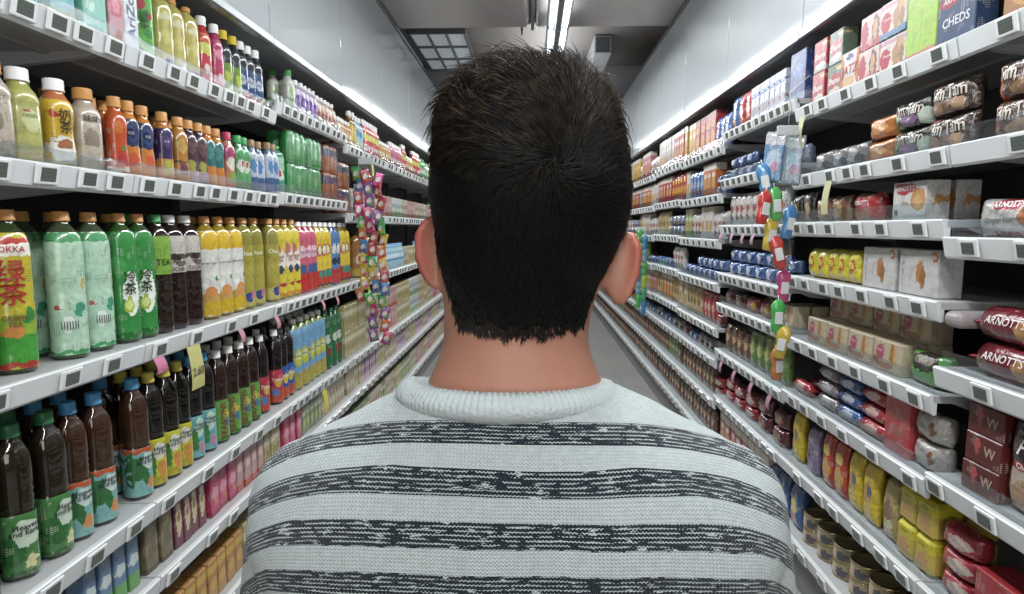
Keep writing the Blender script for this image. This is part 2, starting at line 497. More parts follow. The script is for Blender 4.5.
reg('pinkred', bottle('juice_bottle', 'pink and red syrup bottle', H3 * .97, R3 * .88, '#b83a4a', WC, 'full',
    ('#c8566e', ((.03, .30, '#c2302a'),), ((0, .58, .7, .09, '#dcb6c4'), (.2, .34, .6, .07, '#3a5a94'))), (('Fruit', .06, .58, '#943048'),), band=(.03, .86)))
reg('yelred', bottle('juice_bottle', 'yellow and red juice bottle', H3 * .97, R3 * .85, '#b89a2a', WC, 'full',
    ('#d4b82c', ((.03, .06, '#3a4a5a'), (.06, .28, '#c0382c')), ((0, .58, .62, .10, '#b8503a'), (0, .58, .42, .07, '#d8d2b0'), (.2, .22, .6, .06, '#3c8a78'))), (), band=(.03, .86)))
reg('bluered', bottle('juice_bottle', 'blue and red juice bottle', H3 * .97, R3 * .85, '#3a4a78', WC, 'full',
    ('#4e7ab0', ((.03, .26, '#b83a34'),), ((0, .58, .5, .09, '#c8ccd4'), (0, .38, .6, .06, '#28304c'))), (), band=(.03, .86)))
H4, R4 = .36, .040
star = lambda g: ((-.35, .26, .55, .10, g), (-.7, .26, .2, .15, g), (.1, .24, .25, .13, g), (.55, .13, .35, .05, '#c7854a'))
HE = ('Heaven\nand Earth', .05, .33, '#1c2430', dict(line=.75, ang=.35))
reg('he_green', bottle('tea_bottle', 'dark Heaven and Earth green label bottle', H4, R4, '#231c10', GC, 'he',
    ('#3f7a3c', ((.03, .06, '#2f5a2c'),), ((-.35, .2, .55, .10, '#25642c'), (.35, .30, .6, .09, '#b8ccb4'), (.5, .12, .3, .05, '#c8c48a'))), (HE,), band=(.03, .43)))
reg('he_blue', bottle('tea_bottle', 'brown Heaven and Earth teal label bottle', H4, R4, '#3c2314', BC, 'he',
    ('#6fa8a4', ((.39, .43, '#b8502c'),), star('#2c6a34') + ((.45, .31, .5, .07, '#b8d0c8'),)), (HE,), band=(.03, .43)))
reg('he_yellow', bottle('tea_bottle', 'black Heaven and Earth yellow label bottle', H4, R4 * .95, '#15110c', YC, 'he',
    ('#b8b42c', ((.03, .10, '#a89a24'),), ((.2, .32, .55, .07, '#d0d0c2'), (-.5, .22, .3, .11, '#3c7a34'), (.3, .16, .4, .07, '#c98434'))), (HE,), band=(.03, .43)))
reg('he_teal', bottle('tea_bottle', 'black Heaven and Earth aqua label bottle', H4, R4 * .92, '#131112', BC, 'he',
    ('#5fa4a8', (), ((.2, .32, .6, .09, '#a9ccb8'), (-.4, .2, .4, .1, '#3a7a3c'), (.3, .12, .35, .05, '#b07a94'))), (HE,), band=(.03, .43)))
reg('seasons', bottle('tea_bottle', 'dark Seasons bottle with green label', H4 * .97, R4 * .93, '#2a1712', WC, 'he',
    ('#5c9a3a', ((.03, .06, '#3f7a2c'),), ((.3, .30, .35, .06, '#b8b448'), (.35, .22, .3, .05, '#3f7a94'))), (('SEASONS', .095, .25, '#8a2434', dict(vert=True, ang=-.1)),), band=(.03, .47)))
reg('magenta', bottle('juice_bottle', 'dark bottle with magenta and red label', H4 * .95, R4 * .85, '#1c1218', WC, 'he',
    ('#b83248', ((.03, .2, '#b8442c'),), ((.1, .3, .5, .06, '#c8a83c'), (-.3, .17, .4, .05, '#4a78b0'))), (('Tropics', .06, .34, '#e6dcd8', dict(shear=.3)),), band=(.03, .47)))
reg('bluelab', bottle('juice_bottle', 'dark bottle with blue and orange label', H4 * .95, R4 * .85, '#1a1416', '#2a2a2e', 'he',
    ('#2c56a4', ((.03, .17, '#b8502c'),), ((.1, .3, .5, .07, '#c8b83c'),)), (('Tropics', .06, .34, '#e6dcd8', dict(shear=.3)),), band=(.03, .47)))
reg('jasmine', bottle('tea_bottle', 'sky blue jasmine tea bottle', H4 * .98, R4 * 1.02, '#7a8a3a', WC, 'full',
    ('#6a9cc0', ((.03, .25, '#a89a44'),), ((.2, .46, .6, .12, '#b8bc34'), (.2, .49, .4, .06, '#d6d69a'), (-.6, .36, .3, .07, '#5a8a4a'))), (('Jasmine', .05, .49, '#3a6a34'),), band=(.03, .86)))
reg('greenb', bottle('tea_bottle', 'dark green herbal tea bottle', H4 * .95, R4 * .9, '#1c4a2c', '#2a6a3c', 'full',
    ('#24683a', (), ((0, .5, .5, .08, '#b8c8b4'), (.2, .3, .3, .08, '#8a3434'))), (), band=(.03, .86)))
# ---- half litre bottles
H2, R2 = .215, .0285
def small(key, desc, liq, cap, base, bands=(), spots=(), texts=(), style='hour', h=H2, r=R2, band=(.04, .76), name='juice_bottle', sq=.1):
    return reg(key, bottle(name, desc, h, r, liq, cap, style, (base, bands, spots), texts, band=band, sq=sq))
small('greengrape', 'pale green yoghurt drink bottle', '#a0a050', WC, '#a8a85a', ((.04, .12, '#b8a46a'),), ((.1, .45, .5, .12, '#c2c48a'), (-.2, .55, .2, .02, '#a8503c')), (('GREEN', .05, .5, '#5a7a34'),), 'slim', r=.038)
small('milktea', 'yellow milk tea bottle with white cap', '#b8683a', WC, '#d0a828', ((.04, .10, '#a8a89a'),), ((-.1, .22, .75, .15, '#d8d4cc'), (-.1, .27, .5, .06, '#9a5c34'), (-.6, .6, .2, .05, '#b83a2c')), (('奶\n茶', .15, .51, '#3a241c'),), r=.037)
small('beige', 'beige cereal drink bottle with orange cap', '#a89a8a', OC, '#b3a594', ((.04, .2, '#a09484'),), ((0, .60, .7, .06, '#c2b8aa'), (0, .4, .55, .1, '#8a7c6c')), (('味味', .09, .62, '#4a3c34'),), 'slim', r=.038)
small('orange', 'orange fruit juice bottle with orange cap', '#b8501c', OC, '#c0481e', ((.04, .10, '#c8c0a8'),), ((0, .2, .6, .12, '#b0342c'), (.3, .35, .3, .05, '#4a7a34'), (-.2, .6, .5, .08, '#cc6a2c')))
small('navy', 'navy label orange juice bottle', '#c4742a', OC, '#c8762c', ((.42, .76, '#27375e'),), ((.2, .22, .5, .1, '#c9502a'), (0, .57, .7, .10, '#33487a'), (0, .57, .45, .06, '#22305a')), (('ICE', .05, .57, '#c2c4cc'),))
small('purple', 'purple grape juice bottle with orange cap', '#b8702a', OC, '#3c2a58', ((.04, .32, '#b87a30'),), ((.1, .2, .5, .1, '#a8a83c'), (0, .57, .6, .08, '#54407a')), (('ICE', .05, .57, '#c2b8cc'),))
small('amber', 'amber apple juice bottle with orange cap', '#b07424', OC, '#b0742a', ((.3, .34, '#6a4a24'),), ((0, .57, .7, .10, '#c09a4a'), (.1, .2, .5, .1, '#6a3c54')))
small('grape', 'dark grape juice bottle with pale base', '#3a2438', OC, '#4a3038', ((.04, .22, '#a88a94'),), ((0, .3, .6, .10, '#9a9440'), (0, .57, .6, .09, '#6a4a50')))
small('teal', 'teal and orange juice bottle', '#c0742a', OC, '#2c6a6a', ((.04, .34, '#c4722c'),), ((0, .57, .65, .1, '#4a8a84'),))
small('pinkcap', 'peach juice bottle with pink cap', '#b87a6a', '#b82c58', '#b86a4a', ((.5, .76, '#a84068'),), ((0, .45, .6, .12, '#cfcabc'), (0, .2, .5, .1, '#6aa83c')))
small('lightgreen', 'light green tea bottle with green cap', '#3c7a4a', '#2f9a4a', '#4c9a5c', ((.04, .15, '#2f7a3c'),), ((0, .45, .6, .12, '#c6ccc0'), (.2, .5, .2, .04, '#b83a3c')))
small('bluewhite', 'blue and white water bottle, brown cap', '#4a6a8a', '#8a6a44', '#a8b4c2', ((.04, .28, '#3c5a8a'),), ((0, .5, .5, .12, '#4a7ab0'),), (), 'slim', r=.028)
small('greencarton', 'green and aqua gable carton bottle', '#3c8a5a', '#3a9a4a', '#3f9a7a', ((.5, .76, '#9ac4a8'),), ((0, .4, .6, .13, '#c8d4c4'), (0, .43, .3, .07, '#b83c34')), (), 'full', r=.036, sq=1)
small('clearyellow', 'clear yellow isotonic drink bottle', '#a8a050', OC, '#b4a84e', ((.04, .13, '#6a5a8a'),), ((0, .66, .55, .05, '#c8c49a'), (0, .45, .3, .16, '#c4ba6a')), (), 'full', h=.24, r=.036)
small('redyellow', 'red sports drink bottle, white cap', '#b82c34', WC, '#c23038', ((.45, .62, '#b8b83c'), (.62, .76, '#c85028')), ((0, .25, .4, .08, '#d0c6c4'),), (), 'slim', h=.24)
small('magentab', 'magenta berry drink bottle, white cap', '#a82c5c', WC, '#b0305c', ((.04, .3, '#b83040'),), ((0, .55, .5, .08, '#c87a9a'), (0, .2, .35, .06, '#d4c4cc')), (), 'slim', h=.24)
small('darkyellow', 'black and lime energy bottle, yellow cap', '#1c201c', '#d0b428', '#6a8a2c', ((.50, .76, '#20282c'),), ((0, .3, .5, .1, '#a8b83c'),), (), 'slim', h=.24)
small('darkblue', 'dark blue isotonic bottle, white cap', '#1c2430', WC, '#24487a', ((.04, .16, '#a84038'), (.58, .76, '#20242e')), ((0, .38, .6, .08, '#b0b8c4'),), (('SWEAT', .06, .38, '#24487a'),), 'slim', h=.24)
small('yellowlabel', 'amber drink bottle with yellow label', '#8a5c24', WC, '#c0a234', ((.04, .10, '#7a5024'), (.66, .76, '#6a4420')), ((0, .4, .4, .14, '#cbb35a'),), (), 'slim', h=.24)
small('limebottle', 'bright green soda bottle', '#2f9a44', '#2f9a44', '#3caa4c', (), ((0, .4, .5, .1, '#b8dcb0'),), (), 'slim', h=.22, r=.03)
small('tinypurple', 'small purple yoghurt drink bottle', '#a898b4', WC, '#5c3c84', ((.04, .2, '#b0a0b8'), (.6, .76, '#c0b4c8')), ((0, .4, .4, .1, '#8a6ab0'),), (), 'slim', h=.17, r=.026)
small('tinypink', 'small peach yoghurt drink bottle', '#b89484', WC, '#b0806c', ((.04, .2, '#c8b4a4'), (.6, .76, '#c8b8a8')), ((0, .4, .5, .1, '#8a4a3c'),), (), 'slim', h=.16, r=.026)
small('tinyorange', 'small amber drink bottle', '#a86a34', WC, '#b08044', ((.04, .2, '#a8603a'),), ((0, .4, .5, .12, '#d0c4a0'),), (), 'slim', h=.16, r=.026)
small('bigwhite', 'white and aqua drink bottle, white cap', '#88b4c0', WC, '#8cbccc', ((.04, .3, '#b4c8b0'),), ((0, .5, .6, .1, '#3c84b0'),), (), 'slim', h=.23, r=.04)
small('aquab', 'aqua mineral water bottle', '#8ab4b8', '#4a8ab8', '#90b4c4', ((.3, .4, '#4c84b4'),), ((0, .5, .5, .08, '#c4d4d8'),), (), 'slim', h=.2, r=.03)
small('whiteb', 'white soya milk bottle', '#b4b4ac', '#4a9a4c', '#b8bcac', ((.2, .34, '#6a9a54'),), ((0, .5, .5, .1, '#8cb06a'),), (), 'slim', h=.2, r=.03)
small('pinkb', 'rose coloured drink bottle', '#b47a84', WC, '#b8748a', ((.2, .34, '#c8b4b0'),), ((0, .5, .5, .1, '#a83c50'),), (), 'slim', h=.2, r=.03)
reg('bigtea_top', bottle('tea_bottle', 'bright green tea bottle with blossoms', .255, .038, '#3c8a34', OC, 'full',
    ('#55a83c', ((.03, .1, '#459a34'),), ((-.2, .62, .4, .06, '#a8343c'), (.5, .5, .2, .04, '#a8343c'), (.3, .3, .3, .05, '#3a8a3c'))), (('绿\n茶', .12, .44, '#1c4a24'),), band=(.03, .86)))
reg('jar', bottle('drink_jar', 'large amber juice jar with black cap', .30, .06, '#8a5a24', '#28241f', 'full', ('#a8743c', ((.03, .2, '#b89a3c'),), ((0, .4, .6, .14, '#c8bca0'), (0, .42, .3, .06, '#a83a2c'))), (), cat='jar'))
reg('arizona', carton('drink_carton', 'tall white AriZona drink carton', .062, .062, .24, '#c8ccd0', ((0, .1, '#8aa0b4'),), ((.1, .8, .5, .1, '#b4c4d4'),), (('AriZona', .20, 0, .5, '#2c4a7c', dict(vert=True)),)))
reg('teal_carton', carton('drink_carton', 'teal AriZona tea carton', .085, .07, .24, '#3c9aa4', ((0, .12, '#9a9450'),), ((0, .35, .4, .12, '#6ab0b4'), (.2, .6, .3, .05, '#b85a34'))))
reg('mint_carton', carton('drink_carton', 'mint blossom tea carton', .085, .07, .24, '#6cb8a0', (), ((.1, .5, .35, .03, '#2c5a54'), (-.2, .3, .2, .06, '#a8d0c0'))))
reg('pink_carton', carton('drink_carton', 'pink grapefruit drink carton', .062, .06, .24, '#b47a84', ((0, .18, '#9a5a4c'),), ((0, .45, .42, .13, '#b8344c'), (0, .45, .28, .08, '#c8647c'))))
reg('green_pack', multipack('can_multipack', 'green soft drink can multipack', '#2a8a3c', None, ((.0, .05, '#8a9a94'),), ((0, .5, .7, .2, '#4aa854'), (.2, .55, .3, .12, '#b8ccae'))))
reg('orange_pack', multipack('can_multipack', 'orange and purple can multipack', '#9a4a24', None, ((.6, .9, '#3c2450'),), ((0, .5, .6, .15, '#b8692c'),)))
# ---- drink brick cartons
def brick(key, desc, base, bands=(), spots=(), w=.045, d=.05, h=.15, texts=()): return reg(key, carton('milk_carton' if 'milk' in desc else 'juice_carton' if 'juice' in desc else 'tea_carton' if 'tea' in desc or 'chrys' in desc else 'drink_carton', desc, w, d, h, base, bands, spots, texts))
brick('olive_box', 'olive brown drink carton', '#6a6044', ((0, .1, '#54482c'),), ((0, .75, .35, .08, '#8a8058'),), .06, .05, .165)
brick('maroon_box', 'maroon and cream tea carton', '#6a2c3c', (), ((0, .55, .32, .34, '#c2b48a'), (0, .6, .15, .1, '#8a6a3c')), .045, .05, .165)
brick('blue_box', 'blue and green soya milk carton', '#5a7a9a', ((0, .3, '#5c9a4c'),), ((0, .55, .4, .12, '#b8c4c0'),), .045, .05, .155)
brick('pink_box', 'hot pink juice carton pack', '#b83c64', ((0, .12, '#9a2c44'),), ((0, .5, .35, .15, '#d08aa0'), (.1, .3, .2, .08, '#c8743c')), .06, .06, .16)
brick('rose_box', 'salmon pink juice carton', '#b08a86', ((0, .2, '#b0503c'),), ((0, .6, .3, .12, '#d4b0a8'),), .05, .06, .16)
brick('yellow_box', 'yellow chrysanthemum drink carton', '#a89c6c', ((.6, .8, '#c8c0a0'),), ((0, .35, .3, .12, '#8a7a2c'),), .05, .06, .16)
brick('orange_box', 'orange juice carton', '#b07e40', ((.7, .9, '#c8a03c'),), ((0, .4, .35, .15, '#c89a3c'),), .06, .06, .15)
brick('green_box', 'green drink carton', '#7d8a66', ((.6, .8, '#b8c0a0'),), ((0, .35, .3, .12, '#a8b85a'),), .05, .06, .16)
brick('cream_box', 'cream milk carton', '#b5ab96', ((0, .25, '#9a8460'),), ((0, .6, .35, .12, '#8a6a4c'),), .055, .06, .16)
brick('white_box', 'white and green milk carton', '#b8beb4', ((0, .3, '#7a9a6a'),), ((0, .6, .35, .12, '#6a8a9a'),), .05, .06, .16)
brick('mauve_box', 'mauve drink carton', '#8a6a84', ((0, .25, '#b89aa4'),), ((0, .6, .35, .12, '#c8b0bc'),), .05, .06, .16)
reg('water_pack', pouch('water_pack', 'blue wrapped water pack', .2, .16, .2, '#3c6a9a', ((.3, .5, '#7a9ab8'),), ((0, .6, .3, .12, '#b0c0cc'),), cat='multipack', fat=1.0))
# ---- biscuits and snacks
A_T = 'ARNOTT\'S'
reg('cheds', carton('cracker_box', 'navy Arnott\'s Cheds cracker box', .15, .06, .155, '#2c4468', (), ((-.25, .78, .2, .12, '#9a2c34'), (.02, .82, .25, .1, '#a82c34')), ((A_T, .14, 0, .80, '#d8d4d0', dict(shear=.1)), ('CHEDS', .22, .02, .42, '#d0d4d8')), cat='box'))
reg('snackbox', carton('cracker_box', 'tan cracker box with biscuit picture', .15, .06, .16, '#9a6a3c', ((.8, 1, '#8a3a2c'),), ((0, .4, .35, .25, '#b88a4c'), (.1, .4, .15, .1, '#c8a468')), cat='box'))
reg('lime_side', carton('cracker_box', 'lime green ruled cracker box', .15, .06, .2, '#8cb42c', ((0, .14, '#b0745c'),), ((0, .5, .004, .3, '#5a7a20'), (-.25, .5, .004, .3, '#5a7a20'), (.25, .5, .004, .3, '#5a7a20')), cat='box'))
reg('pinkbis', carton('biscuit_box', 'white and pink biscuit picture box', .14, .06, .112, '#c4b8b0', ((.0, .18, '#4a7aa0'), (.84, .92, '#b8849a')), ((-.28, .45, .2, .3, '#b02c3c'), (.25, .55, .2, .34, '#b8906a'), (.12, .45, .12, .3, '#a87a54'), (.34, .4, .1, .26, '#8a6a4c')), (('Crackers', .12, -.18, .52, '#d8ccc8'),), cat='box'))
reg('redbis', carton('biscuit_box', 'red and white sandwich biscuit box', .13, .06, .112, '#c0a8a4', ((.0, .2, '#a83440'),), ((-.3, .5, .18, .36, '#a8303c'), (.22, .5, .18, .38, '#6a4434'), (.20, .5, .10, .30, '#b88a5c'), (0, .2, .1, .12, '#c07a80')), cat='box'))
reg('jatz', carton('cracker_box', 'Jatz cracker box with orange edges', .125, .055, .14, '#c0bcb8', ((.0, .08, '#b0744a'),), ((-.45, .5, .15, .5, '#b8642c'), (.45, .5, .12, .5, '#b8642c'), (0, .85, .2, .08, '#5a4a84'), (0, .25, .3, .14, '#c09a6a')), (('JATZ', .36, 0, .52, '#a82830', dict(shear=.1)),), cat='box'))
def shapes(key, desc, base): return reg(key, carton('cracker_box', desc, .105, .055, .122, base, ((.0, .15, '#8a8a84'),), ((0, .50, .45, .24, '#a82c30'), (0, .2, .4, .1, '#b8b0a8'), (.3, .85, .2, .08, '#c0a060')), (('Shapes', .26, 0, .50, '#e0dcd4', dict(shear=.25)),), cat='box'))
shapes('shapes_g', 'grey green Arnott\'s Shapes box', '#5a6a5c'); shapes('shapes_r', 'red Arnott\'s Shapes box', '#a8303a'); shapes('shapes_d', 'charcoal Arnott\'s Shapes box', '#3a3c3c')
reg('redtin', carton('cracker_box', 'plain red cracker box', .11, .06, .19, '#a8283a', (), ((0, .6, .35, .16, '#6a2a24'), (0, .5, .2, .08, '#b88a4c')), cat='box'))
reg('bluewhite_box', carton('cracker_box', 'white and blue diagonal cracker box', .06, .1, .175, '#b8c0cc', ((.0, .12, '#44609a'),), ((-.1, .6, .5, .12, '#c4ccd4'), (0, .75, .5, .08, '#2c4a8c'), (.1, .3, .4, .14, '#8a7a78'), (-.4, .5, .1, .5, '#2c4a8c')), (('TUC', .14, 0, .76, '#c8ccd8'),), cat='box'))
reg('blue_cr', carton('cracker_box', 'deep blue cracker box', .15, .08, .21, '#2a3f78', ((0, .15, '#6a7a94'),), ((0, .6, .3, .16, '#405a98'),), cat='box'))
reg('red_cr', carton('cracker_box', 'tall red cracker box with gold biscuit', .12, .07, .25, '#a8282c', ((.9, 1, '#7a1c20'),), ((0, .35, .33, .2, '#c08a38'), (0, .7, .35, .08, '#c8a050')), (('RITZ', .12, 0, .7, '#a02428'),), cat='box'))
for key, nm, col in (('f_yellow', 'yellow', '#c0983c'), ('f_pink', 'rose pink', '#b86a70'), ('f_orange', 'orange', '#b8602c'), ('f_cream', 'cream', '#b8a888'), ('f_red', 'bright red', '#a82c30'), ('f_blue', 'pale blue', '#6a88ac'), ('f_white', 'white', '#b4b4b0'), ('f_green', 'light green', '#7a9a5a')):
    reg('t' + key, carton('tall_biscuit_box', nm + ' tall upright biscuit box', .08, .07, .25, col, ((.85, 1, '#c8c0b0'),), ((0, .35, .35, .16, '#b88a50'), (0, .65, .3, .07, '#d0c8bc')), cat='box'))
    reg(key, carton('biscuit_box', nm + ' slim biscuit box', .09, .07, .205, col, ((.8, 1, '#c8c0b0'),), ((0, .4, .35, .2, '#b88a50'), (0, .65, .3, .08, '#d0c8bc')), cat='box'))
def bag(key, desc, base, spots=(), w=.085, d=.05, h=.19, bands=(), texts=(), name='snack_bag', cat='bag'): return reg(key, pouch(name, desc, w, d, h, base, bands, spots, texts, cat=cat))
bag('bag_blue', 'blue crisp bag', '#3a5f9c', ((0, .5, .3, .15, '#b0b8c4'), (0, .25, .3, .1, '#b87c3c')))
bag('bag_red', 'red crisp bag', '#a83034', ((0, .5, .3, .15, '#c8a498'), (0, .25, .3, .1, '#b87c3c')))
bag('bag_yellow', 'bright yellow snack bag', '#c8ac20', ((0, .5, .3, .18, '#b88a24'), (.1, .55, .15, .1, '#3a4a74')), h=.21)
bag('bag_amber', 'red bag with yellow cracker pieces', '#b03420', ((0, .35, .35, .2, '#c88c20'), (0, .7, .3, .1, '#c8b040')), h=.21)
bag('bag_clear', 'pale gold wafer bag', '#a8945c', ((0, .5, .3, .18, '#7a5c3c'), (.1, .25, .2, .1, '#c0b48a')), h=.2)
bag('bag_purple', 'lilac snack bag', '#7a6a8a', ((0, .5, .3, .18, '#4a3c54'),), h=.19)
bag('bag_navy', 'dark navy snack bag', '#1f2a44', ((0, .5, .3, .12, '#44588a'),), h=.19)
bag('bag_green', 'green leaf snack bag', '#5a7a34', ((0, .5, .3, .15, '#a8ac5a'),), h=.19)
bag('bag_white', 'white rice cracker bag', '#b4b0ac', ((0, .5, .3, .14, '#a84c40'), (0, .25, .3, .1, '#7a5038')), h=.17)
bag('bag_brown', 'brown cookie bag', '#6a4430', ((0, .5, .3, .15, '#b8946a'),), h=.16)
def pack(key, desc, base, spots=(), w=.17, d=.06, h=.075, bands=(), texts=(), speck=None): return reg(key, pouch('biscuit_packet', desc, w, d, h, base, bands, spots, texts, cat='packet', crimp='x', speck=speck))
TT = (('Tim Tam', .52, 0, .62, '#c8bcae', dict(stretch=1.25)),)
ck = ((-.25, .25, .14, .2, '#9a7454'), (0, .22, .14, .2, '#7a5238'), (.25, .25, .14, .2, '#a88464'))
pack('timtam', 'brown Tim Tam biscuit packet', '#3c2c24', ck + ((-.3, .85, .1, .1, '#a82c34'),), .18, .07, .095, (), TT)
pack('timtam_o', 'orange edged Tim Tam packet', '#54382c', ((-.42, .5, .1, .6, '#b8582c'), (.1, .2, .3, .2, '#9a7450')), .18, .07, .095, (), TT)
pack('timtam_g', 'green edged Tim Tam packet', '#34342a', ((-.42, .5, .14, .6, '#3c9a54'), (.05, .28, .25, .22, '#7a5c84'), (.4, .3, .1, .3, '#a8b8a4')), .17, .07, .085, (), TT)
pack('orange_pk', 'orange cream biscuit packet', '#b4642a', ((0, .5, .3, .3, '#c88a50'),), .15, .07, .075)
pack('grey_pk', 'silver grey cookie packet', '#7a7470', ((0, .5, .3, .25, '#a89c94'), (.3, .3, .15, .2, '#3c3230')), .12, .07, .085)
pack('bluegrey_pk', 'blue grey wafer packet', '#6a7488', ((0, .5, .3, .25, '#a8b0bc'), (.2, .2, .2, .2, '#7a3c44')), .11, .07, .08)
pack('darkstripe', 'black and gold cookie packet', '#241e1a', ((0, .4, .3, .25, '#9a845c'),), .08, .07, .13)
pack('brown_pk', 'brown and tan biscuit packet', '#7a5034', ((0, .45, .35, .3, '#b08a5c'), (-.3, .3, .15, .3, '#4a2c20')), .12, .07, .10)
pack('red_arn', 'red and tan Arnott\'s biscuit packet', '#9a6a50', ((-.1, .6, .4, .25, '#a82c30'), (.4, .5, .12, .5, '#a82c30')), .16, .07, .10, (), ((A_T, .24, -.08, .62, '#d8d0cc'),))
def arnw(key, desc, name='biscuit_box', w=.165, h=.115): return reg(key, carton(name, desc, w, .07, h, '#bdbab6', ((0, .06, '#c8c6c0'),), ((-.14, .82, .33, .14, '#a82c34'), (.28, .52, .22, .3, '#b8844c'), (.26, .5, .12, .14, '#c89c64'), (-.38, .2, .08, .08, '#55504c')), ((A_T, .19, -.14, .82, '#dcd8d4'), ('Nice', .15, -.1, .45, '#7a7470')), cat='box'))
arnw('arn_nice', 'white Arnott\'s biscuit box, red banner')
pack('arn_ginger', 'white Arnott\'s Ginger Nut packet', '#b4b0ac', ((.02, .82, .22, .16, '#a82c34'), (.32, .5, .16, .28, '#a8643c'), (.0, .1, .2, .05, '#a82c34'), (.36, .15, .1, .06, '#3c3430')), .24, .08, .10, (), ((A_T, .2, .02, .80, '#dcd8d4'), ('Ginger Nut', .2, -.1, .42, '#6a6460')))
reg('yellow_bis', pouch('biscuit_packet', 'yellow packet with red figure', .075, .06, .115, '#c4b820', (), ((0, .52, .3, .24, '#b04c2c'), (0, .15, .35, .1, '#c0a05c')), (('86', .3, 0, .55, '#e0d050'),), cat='packet'))
reg('cookie_w', carton('cookie_box', 'white cookie box with two cookies', .19, .07, .135, '#b4b2b0', (), ((.05, .52, .10, .24, '#a8703c'), (.13, .38, .08, .2, '#94602f'), (.4, .85, .08, .12, '#b86c40'), (-.4, .5, .02, .4, '#8a8884')), (('_____\n_____\n_____', .08, -.33, .55, '#8a8884'), ('90', .13, .40, .85, '#e8dcd0')), cat='box'))
reg('blue_pk', pouch('biscuit_packet', 'dark blue wafer packet', .11, .06, .06, '#2c4474', (), ((0, .5, .3, .2, '#8a9cb8'),), cat='packet', crimp='x'))
reg('wafer', carton('wafer_box', 'cream wafer box with pink label', .155, .07, .098, '#b8a88c', ((0, .1, '#a8947a'),), ((-.25, .62, .14, .26, '#b04c68'), (.18, .6, .09, .34, '#a8743c'), (.26, .56, .05, .3, '#c89c5c'), (-.1, .2, .3, .12, '#a0644c'), (-.4, .3, .1, .14, '#8a5040')), (('Wafer', .12, -.25, .66, '#e0c8cc'),), cat='box'))
reg('green_bag', pouch('biscuit_packet', 'green mint biscuit packet', .17, .07, .10, '#4a9a3c', (), ((0, .7, .35, .3, '#2c2420'), (0, .75, .25, .15, '#8a8478')), (('Mint', .22, 0, .74, '#c8c4bc'),), cat='packet', crimp='x'))
reg('arn_roll', roll('biscuit_roll', 'maroon Arnott\'s Scotch Finger packet', .27, .045, '#741c28', '#8a2430', ((A_T, .62, -.08, '#e0d8d4'),), ((.22, .5, .2, .26, '#a86c34'), (.12, .35, .08, .2, '#b88048'))))
reg('arn_roll2', roll('biscuit_roll', 'dark maroon biscuit roll', .25, .04, '#5a1820', '#6a2028', ((A_T, .55, -.05, '#c8b8b4'),), ((.25, .5, .15, .26, '#8a5430'),)))
reg('red_roll', roll('biscuit_roll', 'red wrapped biscuit roll', .16, .027, '#a02830', '#b03a3c', (), ((0, .6, .25, .2, '#c09a90'),)))
reg('blue_roll', roll('biscuit_roll', 'blue wrapped biscuit roll', .16, .027, '#34508a', '#44609a', (), ((0, .6, .25, .2, '#a8b0c0'),)))
reg('grey_roll', roll('biscuit_roll', 'grey wrapped biscuit roll', .16, .027, '#706c70', '#7c787c', (), ((0, .6, .25, .2, '#a0a0a4'),)))
reg('navy_roll', roll('biscuit_roll', 'near black biscuit roll', .16, .027, '#1e2234', '#2a3048', (), ((.1, .6, .25, .2, '#5a6a8a'),)))
reg('silver_pk', pouch('biscuit_packet', 'silver foil wafer packet', .14, .07, .085, '#98948e', (), ((.2, .5, .1, .22, '#7a4a30'),), cat='packet', crimp='x'))
reg('silver_up', pouch('biscuit_packet', 'crinkled silver cracker pouch', .09, .06, .15, '#8f8a84', (), ((0, .4, .3, .2, '#a49e98'),), cat='packet'))
reg('w_box', carton('wafer_box', 'maroon wafer box lettered W', .125, .07, .075, '#5c201c', (), ((-.15, .6, .08, .28, '#a84444'),), (('W', .5, .2, .5, '#b09a84'),), cat='box'))
reg('red_up', carton('biscuit_box', 'upright red chocolate biscuit box', .13, .05, .175, '#b0383c', (), ((0, .7, .3, .1, '#a05048'), (0, .4, .32, .1, '#98524a'), (0, .15, .3, .08, '#a05048')), cat='box'))
reg('pillows', pouch('snack_bag', 'black and red chocolate pillows bag', .16, .06, .24, '#241c24', ((0, .45, '#b0a08c'), (.45, .55, '#a02c30')), ((0, .22, .32, .17, '#a88058'), (.12, .25, .12, .12, '#2c1c18'), (.2, .85, .2, .08, '#8a2c34')), (('Play', .22, 0, .68, '#d8d4d0', dict(shear=.3)), ('Choc', .08, -.1, .50, '#e0d8d4')), cat='bag'))
reg('yellow_tub', carton('biscuit_box', 'bright yellow glossy biscuit box', .085, .09, .11, '#c0b41c', ((0, .65, '#b8a040'),), ((0, .35, .3, .2, '#b88a50'),), (('Oat', .16, 0, .78, '#8a7a1c'),), bev=.012, cat='box'))
reg('red_flat', pouch('biscuit_packet', 'red and grey chocolate packet', .14, .08, .065, '#9a2430', (), ((.1, .5, .3, .25, '#a8988c'),), cat='packet', crimp='x'))
reg('cracker', carton('cracker_box', 'red Cracker family box', .30, .09, .14, '#a02830', ((0, .35, '#b09468'),), ((.2, .2, .1, .14, '#3c7a80'), (-.3, .2, .12, .14, '#c0a070')), (('Cracker', .4, .05, .68, '#e0d8d4', dict(shear=.2)),), cat='box'))
reg('tuna', tin('food_tin', 'round tin with beige label', .055, .062, '', '#a08868', ((0, .5, .5, .3, '#b8a488'), (.5, .4, .3, .3, '#4a4a54'))))
reg('bluebag2', pouch('snack_bag', 'blue and yellow oat bag', .10, .06, .19, '#3c5c94', (), ((0, .5, .3, .2, '#c0b03c'), (0, .25, .3, .1, '#a84440')), cat='bag'))
reg('brown_pouch', pouch('biscuit_packet', 'dark red choc chip cookie packet', .14, .07, .08, '#5a2028', (), ((0, .5, .3, .25, '#8a5c44'),), cat='packet', crimp='x'))
